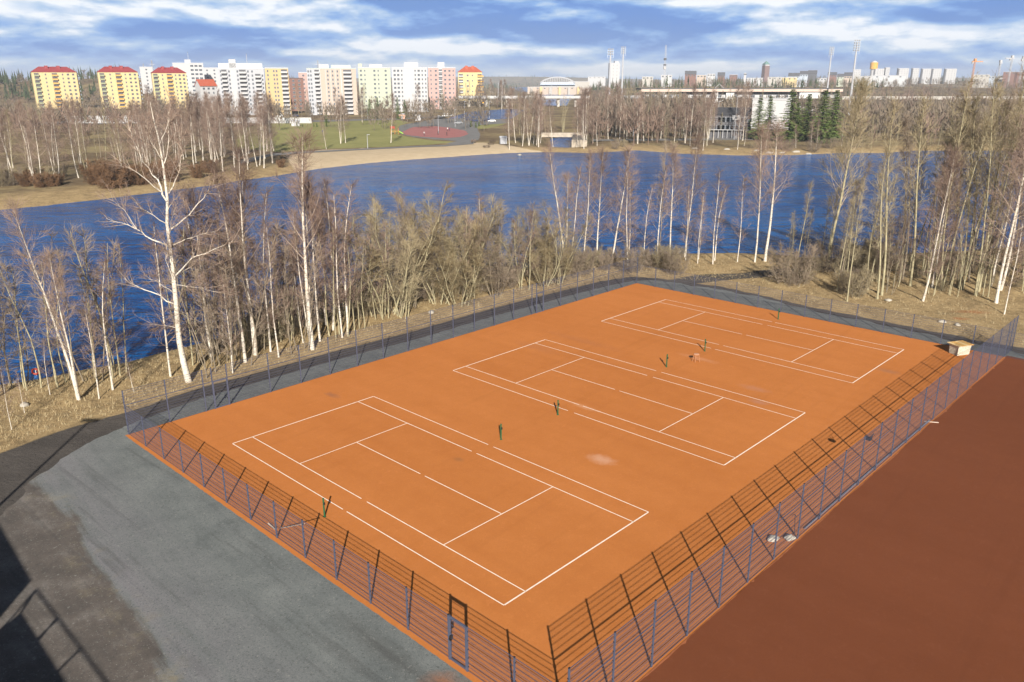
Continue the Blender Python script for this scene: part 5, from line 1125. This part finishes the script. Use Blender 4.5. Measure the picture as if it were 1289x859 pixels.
# ---- park: paths, playground, people, cars
ZP = -0.5
def poly(l, name, mat, z, seed=1): sheet(name, ragged(P(l, ZF), 3.0, 0.25, seed), mat, z)
M_PLAY = flat('red_rubber_surface', (0.33, 0.13, 0.12), 0.9, var=0.12, scale=0.2)
poly([(500, 163), (505, 158), (525, 154), (548, 150), (600, 149), (640, 151), (645, 155), (604, 158), (600, 161), (604, 168), (604, 175), (596, 180), (584, 182.5), (560, 182), (575, 178), (548, 176), (520, 173), (505, 169)], 'park_pavement', M_ASPH, ZP, 1)
poly([(505, 167), (520, 160.5), (545, 159.2), (565, 161), (585, 165), (590, 169), (580, 173), (560, 174.5), (530, 172.8), (510, 170)], 'playground_surface', M_PLAY, ZP + 0.02, 2)
poly([(300, 203), (340, 194), (380, 191.5), (430, 189), (480, 186.6), (530, 184.2), (560, 183.2), (596, 180.2), (596, 182), (560, 184.8), (530, 185.6), (480, 188.2), (430, 190.8), (380, 193.6), (340, 197), (305, 207)], 'park_path', M_ASPH, ZP + 0.04, 3)
poly([(-200, 160), (80, 153), (280, 153), (400, 151.5), (500, 149), (560, 146), (560, 148), (500, 151), (400, 154), (280, 156), (80, 156.5), (-200, 164)], 'far_road', M_ASPH, ZP, 4)
poly([(745, 176), (850, 175), (950, 174), (1060, 172), (1060, 174), (950, 176.5), (850, 177.5), (745, 178)], 'far_shore_path', M_ASPH, ZP, 6)
CLO = [((0.02, 0.02, 0.03), (0.5, 0.5, 0.5)), ((0.03, 0.03, 0.05), (0.05, 0.07, 0.15)), ((0.02, 0.02, 0.02), (0.03, 0.03, 0.03)), ((0.05, 0.06, 0.12), (0.35, 0.1, 0.08))]
def body_mat(i):
    nm = 'clothes_%d' % i
    if nm in MATS: return MATS[nm]
    m, n, b = nt(nm); tc = N(n, 'ShaderNodeTexCoord'); sx = n.nodes.new('ShaderNodeSeparateXYZ'); n.links.new(tc.outputs['Object'], sx.inputs[0])
    r = ramp(n, [(0.0, (0.02, 0.02, 0.02)), (0.03, CLO[i][0]), (0.5, CLO[i][1]), (0.855, (0.45, 0.27, 0.2))], 'CONSTANT'); n.links.new(math_(n, 'DIVIDE', sx.outputs['Z'], 1.75), r.inputs[0]); n.links.new(r.outputs[0], b.inputs['Base Color']); b.inputs['Roughness'].default_value = 0.9; MATS[nm] = m; return m
M_HAIR = flat('dark_hair', (0.03, 0.02, 0.015), 0.8)
def person(px, py, ci, label, stride=0.12, sit=False, rz=0.0):
    x, y, z = ground_at(px, py); z = max(z, ZP + 0.04)
    t = thing('person', label, 'person', (x, y, z - (0.42 if sit else 0)), rz, 'people in the park')
    J = [(0, 0, .95), (0, 0, 1.18), (0, 0, 1.4), (0, -.01, 1.5), (0, -.03, 1.6), (0, -.02, 1.7), (-.18, 0, 1.4), (-.24, .02 - stride, 1.14), (-.22, -.08 - stride, .9), (.18, 0, 1.4), (.24, .02 + stride, 1.14), (.22, -.05 + stride, .9),
         (-.1, 0, .9), (-.11, -stride, .5), (-.11, -stride * 1.6, .08), (-.11, -stride * 1.6 - .16, .04), (.1, 0, .9), (.11, stride, .5), (.11, stride * 2, .08), (.11, stride * 2 - .16, .04)]
    if sit: J[13] = (-.12, -.42, .92); J[14] = (-.12, -.45, .5); J[15] = (-.12, -.6, .46); J[17] = (.12, -.42, .92); J[18] = (.12, -.45, .5); J[19] = (.12, -.6, .46)
    E = [(0, 1), (1, 2), (2, 3), (3, 4), (4, 5), (2, 6), (6, 7), (7, 8), (2, 9), (9, 10), (10, 11), (0, 12), (12, 13), (13, 14), (14, 15), (0, 16), (16, 17), (17, 18), (18, 19)]
    Rr = [.15, .14, .16, .06, .1, .09, .08, .055, .04, .08, .055, .04, .1, .07, .05, .04, .1, .07, .05, .04]
    me = bpy.data.meshes.new('body'); me.from_pydata(J, E, []); me.materials.append(body_mat(ci)); o = link('body', me, t)
    md = o.modifiers.new('skin', 'SKIN'); 
    for i, r_ in enumerate(Rr): me.skin_vertices[0].data[i].radius = (r_, r_ * 0.8)
    me.skin_vertices[0].data[0].use_root = True
    o.modifiers.new('sub', 'SUBSURF').levels = 1
    m = MB(); m.lathe([(0.05, 1.83), (0.09, 1.80), (0.115, 1.72), (0.11, 1.66)][::-1], M_HAIR, 8, (0, 0.02, 0)); m.build('hair', t); return t
def skin_ok(me):
    if not me.skin_vertices: 
        return False
    return True
for a in [(534, 171, 0, 'person in a light jacket at the left of the playground'), (551.5, 170, 2, 'person in black standing in the middle of the red playground'), (562.5, 171, 2, 'person in dark clothes walking on the right half of the playground'), (566, 165.5, 1, 'person in blue at the back of the playground, right one'), (563.5, 165.5, 0, 'person with a light top at the back of the playground, left one'), (406, 169, 1, 'lone dark dressed person on the big lawn')]:
    person(*a, rz=TR.uniform(0, 6))
# park bench and seated pair
M_WOOD = flat('dark_bench_wood', (0.10, 0.07, 0.05), 0.8)
def bench(px, py, l, rz=0.0):
    x, y, z = ground_at(px, py); t = thing('park_bench', l, 'bench', (x, y, max(z, ZP + .04)), rz)
    m = MB(); m.box((-1, -.25, .42), (1, .2, .47), M_WOOD); m.build('seat', t); m = MB(); m.box((-1, .22, .55), (1, .27, .95), M_WOOD); m.build('backrest', t)
    for s_ in (-.85, .85): m = MB(); m.box((s_ - .04, -.2, 0), (s_ + .04, -.12, .415), M_WOOD); m.box((s_ - .04, .2, 0), (s_ + .04, .219, .9), M_WOOD); m.build('leg', t)
bench(596, 180.5, 'dark park bench with two people at the end of the beach'); person(594.5, 180.3, 2, 'left one of two dark dressed people sitting on the bench by the beach', sit=True); person(597.8, 180.3, 2, 'right one of two dark dressed people sitting on the bench by the beach', sit=True)
def picnic(px, py, l):
    x, y, z = ground_at(px, py); t = thing('picnic_table', l, 'picnic table', (x, y, z), TR.uniform(0, 1), 'picnic tables on the sand')
    m = MB(); m.box((-1.3, -.45, .72), (1.3, .45, .78), M_WOOD); m.build('table_top', t)
    for s_ in (-1, 1): m = MB(); m.box((-1.3, s_ * .8 - .15, .44), (1.3, s_ * .8 + .15, .49), M_WOOD); m.build('seat', t)
    for s_ in (-.9, .9): m = MB(); m.box((s_ - .05, -.8, .3), (s_ + .05, .8, .42), M_WOOD); m.box((s_ - .05, -.4, 0), (s_ + .05, -.3, .715), M_WOOD); m.box((s_ - .05, .3, 0), (s_ + .05, .4, .715), M_WOOD); m.build('leg', t)
picnic(612.5, 186, 'picnic table on the sand nearest the water'); picnic(618, 182.5, 'front one of the two picnic tables further up the sand'); picnic(620, 179.5, 'back one of the two picnic tables further up the sand')
M_TYRE = flat('tyre', (0.02, 0.02, 0.02), 0.9)
def car(px, py, mat, l, rz=0.0, van=False):
    x, y, z = ground_at(px, py); t = thing('parked_car', l, 'car', (x, y, max(z, ZP + .02)), rz, 'cars by the park')
    m = MB(); prof = [(-2.2, .35), (2.2, .35), (2.2, .85), (1.3, .95), (-2.1, .95), (-2.2, .8)]; m2 = [(y_, z_) for y_, z_ in prof]
    k = MB(); k.extrude_x(m2, -.85, .85, mat); b_ = k.build('body', t, (0, 0, 0), math.pi / 2)
    top = 2.2 if van else 1.45; k = MB(); k.extrude_x([(-1.9, .955), (1.1, .955), (.5 if not van else 1.0, top), (-1.5 if not van else -1.85, top)], -.75, .75, mat); k.build('cabin', t, (0, 0, 0), math.pi / 2)
    k = MB(); k.extrude_x([(-1.7, 1.0), (.95, 1.0), (.42, top - .1), (-1.4, top - .1)], -.76, .76, M_GLASS); k.build('side_window', t, (0, 0, 0), math.pi / 2)
    for sx in (-1.35, 1.35):
        for sy in (-.75, .75): k = MB(); k.cyl((sx, sy - .1, .33), (sx, sy + .12, .33), .33, M_TYRE, 12); k.build('wheel', t)
    for sy in (-.6, .6): k = MB(); k.box((-2.23, sy - .15, .65), (-2.19, sy + .15, .78), M_WHITE); k.build('headlight', t)
M_CB = flat('dark_blue_car_paint', (0.02, 0.03, 0.09), 0.3, spec=0.6); M_CW = flat('white_car_paint', (0.7, 0.7, 0.7), 0.3, spec=0.6); M_CS = flat('silver_car_paint', (0.35, 0.36, 0.38), 0.3, 0.4)
for px, py, mt, l, v_ in [(561, 149.5, M_CW, 'left one of the two white cars at the car park', True), (567, 149.5, M_CW, 'right one of the two white cars at the car park', False), (590, 152, M_CB, 'dark car at the car park, left of the pair', False), (597, 153.5, M_CB, 'dark car at the car park, right of the pair', False), (613, 153, M_CB, 'lone dark car at the right end of the car park', False), (619, 154, M_CW, 'low white car beside the lone dark car', False), (577, 156.5, M_CS, 'silver green car at the edge of the lawn', False),
                           (352, 148, M_CW, 'white van on the far road below the yellow wing', True), (372, 147.5, M_CB, 'dark blue car on the far road below the beige block', False), (389, 153, M_CB, 'dark car at the end of the white barrier', False), (925, 171, M_CW, 'white box van by the dark long house', True), (906, 168, M_CS, 'silver car in front of the dark long house', False), (899, 167, M_CW, 'white car in front of the dark long house', False)]: car(px, py, mt, l, TR.uniform(-.3, .3) + (0 if px < 800 else .4), v_)
def shed(px, py, w_, h_, mat, l, rm=None):
    x, y, z = ground_at(px, py); t = thing('shed', l, 'shed', (x, y, z), .2); m = MB(); m.box((-w_ / 2, 0, 0), (w_ / 2, w_ * .8, h_), mat); m.build('wall', t); m = MB(); m.extrude_x([(-.2, h_ + .01), (w_ * .4, h_ + .6), (w_ * .8 + .2, h_ + .01)], -w_ / 2 - .2, w_ / 2 + .2, rm or M_GREY); m.build('roof', t); m = MB(); m.box((-.45, -.05, 0), (.45, -.01, 2), M_GREY); m.build('door', t)
shed(526.5, 152, 3.2, 2.6, M_WR, 'white utility box behind the playground'); shed(372, 159, 4, 2.4, M_WR, 'white shed by the road below the yellow wing'); shed(634, 181.5, 2.4, 2.2, M_GREY, 'grey hut where the beach meets the grove'); shed(506, 150, 4, 2.6, flat('salmon', (0.6, 0.36, 0.26), 0.8), 'salmon kiosk at the foot of the white block'); 
# colourful play frame
x, y, z = ground_at(497, 169); t = thing('play_frame', 'orange and green play frame beside the lone tall birch', 'play frame', (x, y, z), .3)
for s_ in (-1.6, 0, 1.6):
    for q_ in (-.8, .8): m = MB(); m.cyl((s_, q_, 0), (s_, q_, 2.4), .07, M_CRO, 6); m.build('post', t)
m = MB(); m.extrude_x([(-.9, 2.4), (0, 3.3), (.9, 2.4)], -1.7, 0, M_RED); m.build('roof', t); m = MB(); m.box((-1.6, -.8, 1.2), (1.6, .8, 1.3), M_ORG); m.build('deck', t)
m = MB(); m.tube([(1.6, 0, 1.25), (2.6, 0, .7), (3.6, 0, .1)], [.28] * 3, flat('lime_plastic', (0.25, 0.45, 0.06), .5), 6); m.build('slide', t)
# lamp posts of the park
LP = None
for px, py, tp, l in [(463, 187, 170, 'thin grey lamp post on the path above the beach'), (552, 168, 146, 'lamp post at the left of the playground'), (573, 160, 138, 'lamp post behind the playground'), (585, 153, 128, 'lamp post left in the car park'), (616, 151, 128, 'lamp post right in the car park'), (463, 152, 136, 'lamp post on the far lawn edge'), (797, 172, 150, 'lamp post on the far shore path'), (902, 172, 128, 'tall white lamp post left of the dark long house'), (924, 176, 122, 'tall white lamp post before the dark long house')]:
    x, y, z = ground_at(px, py); hh = ZAT(tp, y) - z; t = thing('lamp_post', l, 'lamp post', (x, y, z), 0.4, 'lamp posts across the lake'); m = MB(); m.tube([(0, 0, 0), (0, 0, hh)], [.11, .06], M_GREY, 6, True); m.build('pole', t); m = MB(); m.box((-.1, -.12, hh + .01), (.9, .12, hh + .14), M_GREY); m.build('lamp_head', t)
# old stone wall and bridge abutment by the pond
M_STONE = flat('granite_wall', (0.36, 0.31, 0.25), 0.9, var=0.3, scale=0.8)
a, b = G(682, 171, ZF), G(733, 171, ZF); m = MB(); m.box((a.x, a.y, -1.2), (b.x, a.y + 1.5, 0.6), M_STONE); tag(m.build('stone_wall'), 'long granite wall behind the small pond right of the beach', 'wall')
a, b = G(723, 186, -1.2), G(732, 180, -1.2); m = MB(); m.prism([(a.x - 1, a.y), (b.x, a.y), (b.x + 1, b.y + 4), (b.x - 3, b.y + 5)], -2.2, 1.4, M_STONE); tag(m.build('bridge_abutment'), 'squat granite abutment beside the small pond', 'abutment')
for px, py, r_ in ((952, 189, .7), (968, 190, .9), (985, 190, .8), (1002, 189.5, 1.0), (1018, 190, .7), (915, 188, .8), (875, 187, .8), (1035, 190, .8)):
    x, y, z = ground_at(px, py); tag(link('rock', lump((r_ * 1.5, r_, r_ * .6), int(px), M_ROCK, n=2), None, (x, y, z)), 'grey boulder on the far shore below the spruces', 'rock', 'boulders on the far shore')

# ------------------------------------------------------------------ things behind the camera whose shadows fall into the yard
EL = R(26.3); SX, SY = -math.sin(R(3.88)), math.cos(R(3.88))    # sun travels this way
def caster(px, py, h, zg=0.0):
    g = G(px, py, zg); k = h / math.tan(EL); return (g.x - SX * k, g.y - SY * k)
h = 8.4; c1, c2, c3 = caster(41, 730, h), caster(5, 668, h), caster(0, 776, h); ext = lambda a, b, k: (a[0] + (b[0] - a[0]) * k, a[1] + (b[1] - a[1]) * k)
q2, q3 = ext(c1, c2, 2.2), ext(c1, c3, 2.0); q4 = (q2[0] + q3[0] - c1[0], q2[1] + q3[1] - c1[1])
t = thing('clubhouse', 'dark clubhouse whose roof corner throws its shadow into the yard', 'building', (0, 0, 0)); m = MB(); m.prism([c1, q2, q4, q3], -0.1, h - .4, M_BRICK); m.build('wall', t); m = MB(); m.prism([c1, q2, q4, q3], h - .39, h, M_DGREY); m.build('roof', t)
hd = 7.0; d1, d2, d3 = caster(28, 770, hd), caster(85, 859, hd), caster(-40, 830, hd); e2, e3 = ext(d1, d2, 2.0), d3; e4 = (e2[0] + e3[0] - d1[0], e2[1] + e3[1] - d1[1])
t = thing('viewing_platform', 'steel platform with railings whose shadow lies in the yard', 'platform', (0, 0, 0)); m = MB(); m.prism([d1, e2, e4, e3], hd - .2, hd, M_DGREY); m.build('deck', t)
hr = 8.3; r1, r2, r3 = caster(46, 742, hr), caster(135, 859, hr), caster(-20, 820, hr); r2 = ext(r1, r2, 1.6)
def rail(a, b, za, zb): m = MB(); m.cyl((*a, za), (*b, zb), .055, M_BLACK, 6); m.build('rail', t)
rail(r1, r2, hr, hr); rail(r1, r3, hr, hr)
for f in (0.0, 0.21, 0.42, 0.63, 0.84): 
    a = ext(r1, r2, f); b = ext(d1, e2, f); rail(a, b, hr, hd)
rail(ext(r1, r2, .22), caster(0, 850, hd), hr, hd); rail(ext(r1, r3, .5), ext(d1, d3, .5), hr, hd)
for p_ in (d1, e2, e3, e4): m = MB(); m.cyl((p_[0], p_[1], 0), (p_[0], p_[1], hd - .21), .12, M_BLACK, 8); m.build('leg', t)
hp = 13.0; b0 = caster(112, 531, hp); t = thing('lamp_mast', 'tall lamp mast left of the yard throwing a long thin shadow', 'lamp post', (b0[0], b0[1], 0)); m = MB(); m.tube([(0, 0, 0), (0, 0, hp)], [.13, .07], M_GREY, 8, True); m.build('pole', t); m = MB(); m.box((-.6, -.15, hp + .01), (.6, .15, hp + .2), M_GREY); m.build('lamp_head', t)

# ------------------------------------------------------------------ sky, sun, camera
wd = bpy.data.worlds.new('World'); S.world = wd; wd.use_nodes = True; n = wd.node_tree; bg = n.nodes['Background']; out = n.nodes['World Output']
sky = n.nodes.new('ShaderNodeTexSky'); sky.sky_type = 'NISHITA'; sky.sun_disc = False; sky.sun_elevation = EL; sky.air_density = 1.0; sky.dust_density = 0.6; sky.ozone_density = 2.5
sun_az = math.atan2(-SX, -SY)      # compass angle of the sun measured from +Y towards +X
sky.sun_rotation = sun_az
tc = N(n, 'ShaderNodeTexCoord'); sx = n.nodes.new('ShaderNodeSeparateXYZ'); n.links.new(tc.outputs['Generated'], sx.inputs[0])
def dirn(k, kz, det, dz=0.0, off=0.0, rough=0.55, dist=0.2):
    cx = n.nodes.new('ShaderNodeCombineXYZ'); n.links.new(math_(n, 'ADD', math_(n, 'MULTIPLY', sx.outputs['X'], k), off), cx.inputs[0]); n.links.new(math_(n, 'MULTIPLY', sx.outputs['Y'], k), cx.inputs[1])
    n.links.new(math_(n, 'MULTIPLY', math_(n, 'ADD', math_(n, 'POWER', math_(n, 'ADD', math_(n, 'MAXIMUM', sx.outputs['Z'], 0.0), 0.01), 0.8), dz), kz), cx.inputs[2])
    return noise(n, 1.0, det, rough, cx.outputs[0], dist)
n1 = dirn(5.2, 15.0, 9.0, 0, 3.1, 0.52, 0.12); n1b = dirn(5.2, 15.0, 9.0, 0.012, 3.1, 0.52, 0.12); nb = dirn(2.4, 8.0, 2.0, 0, 1.3); nd = dirn(22.0, 50.0, 6.0, 0, 8.0, 0.6)
high = rng(n, sx.outputs['Z'], 0.09, 0.22)
mask = rng(n, math_(n, 'ADD', n1, math_(n, 'MULTIPLY', math_(n, 'SUBTRACT', nb, 0.5), 0.7)), 0.25, 0.42, 0.88, 1.0)
mask = math_(n, 'MULTIPLY', mask, math_(n, 'SUBTRACT', 1.0, math_(n, 'MULTIPLY', high, 0.93)))
lit = rng(n, math_(n, 'SUBTRACT', n1, n1b), -0.07, 0.09)
v = math_(n, 'ADD', math_(n, 'MULTIPLY', lit, 0.36), math_(n, 'ADD', math_(n, 'MULTIPLY', rng(n, nb, 0.38, 0.60), 0.34), math_(n, 'MULTIPLY', rng(n, math_(n, 'ADD', math_(n, 'MULTIPLY', n1, 0.78), math_(n, 'MULTIPLY', nd, 0.22)), 0.40, 0.60), 0.40)))
cr = ramp(n, [(0.26, (0.072, 0.165, 0.40)), (0.42, (0.14, 0.255, 0.48)), (0.60, (0.28, 0.375, 0.51)), (0.80, (0.56, 0.58, 0.61))]); n.links.new(v, cr.inputs[0])
skyc = n.nodes.new('ShaderNodeVectorMath'); skyc.operation = 'SCALE'; skyc.inputs['Scale'].default_value = 0.024; n.links.new(sky.outputs[0], skyc.inputs[0])
fin = mixc(n, mask, skyc.outputs[0], cr.outputs[0])
n.links.new(fin, bg.inputs['Color']); bg.inputs['Strength'].default_value = 1.0
sn_ = bpy.data.lights.new('sun', 'SUN'); sn_.energy = 5.0; sn_.angle = R(0.53); sn_.color = (1.0, 0.93, 0.82); so = bpy.data.objects.new('sun', sn_); COL.objects.link(so)
dv = Vector((SX * math.cos(EL), SY * math.cos(EL), -math.sin(EL))); so.rotation_euler = dv.to_track_quat('-Z', 'Y').to_euler(); so.location = (0, -50, 60)
cam = bpy.data.cameras.new('camera'); co = bpy.data.objects.new('camera', cam); COL.objects.link(co); co.location = (0, 0, CH); co.rotation_euler = (math.pi / 2 - PITCH, 0, 0)
cam.sensor_width = 36; cam.lens = 36 * F / 1289; cam.clip_start = 0.5; cam.clip_end = 20000; S.camera = co
S.render.resolution_x, S.render.resolution_y = 1024, 682
S.view_settings.view_transform = 'Standard'; S.view_settings.look = 'None'; S.view_settings.gamma = 1; S.view_settings.exposure = 0.85
S.cycles.use_denoising = True; S.cycles.max_bounces = 5; S.cycles.diffuse_bounces = 2; S.cycles.glossy_bounces = 2; S.cycles.transparent_max_bounces = 4

# thin air over the lake and the town
hz = MB(); hm = bpy.data.materials.new('thin_haze'); hm.use_nodes = True; hn = hm.node_tree; hn.nodes.remove(hn.nodes['Principled BSDF'])
vp = hn.nodes.new('ShaderNodeVolumePrincipled'); vp.inputs['Color'].default_value = (0.78, 0.86, 1.0, 1); vp.inputs['Density'].default_value = 0.00015; vp.inputs['Anisotropy'].default_value = 0.0
hn.links.new(vp.outputs[0], hn.nodes['Material Output'].inputs['Volume'])
hz.box((-9500, -600, -12), (9500, 9500, 130), hm); ho = hz.build('haze'); ho['label'] = 'thin pale air over the far town'; ho['category'] = 'haze'; kind(ho, 'stuff')
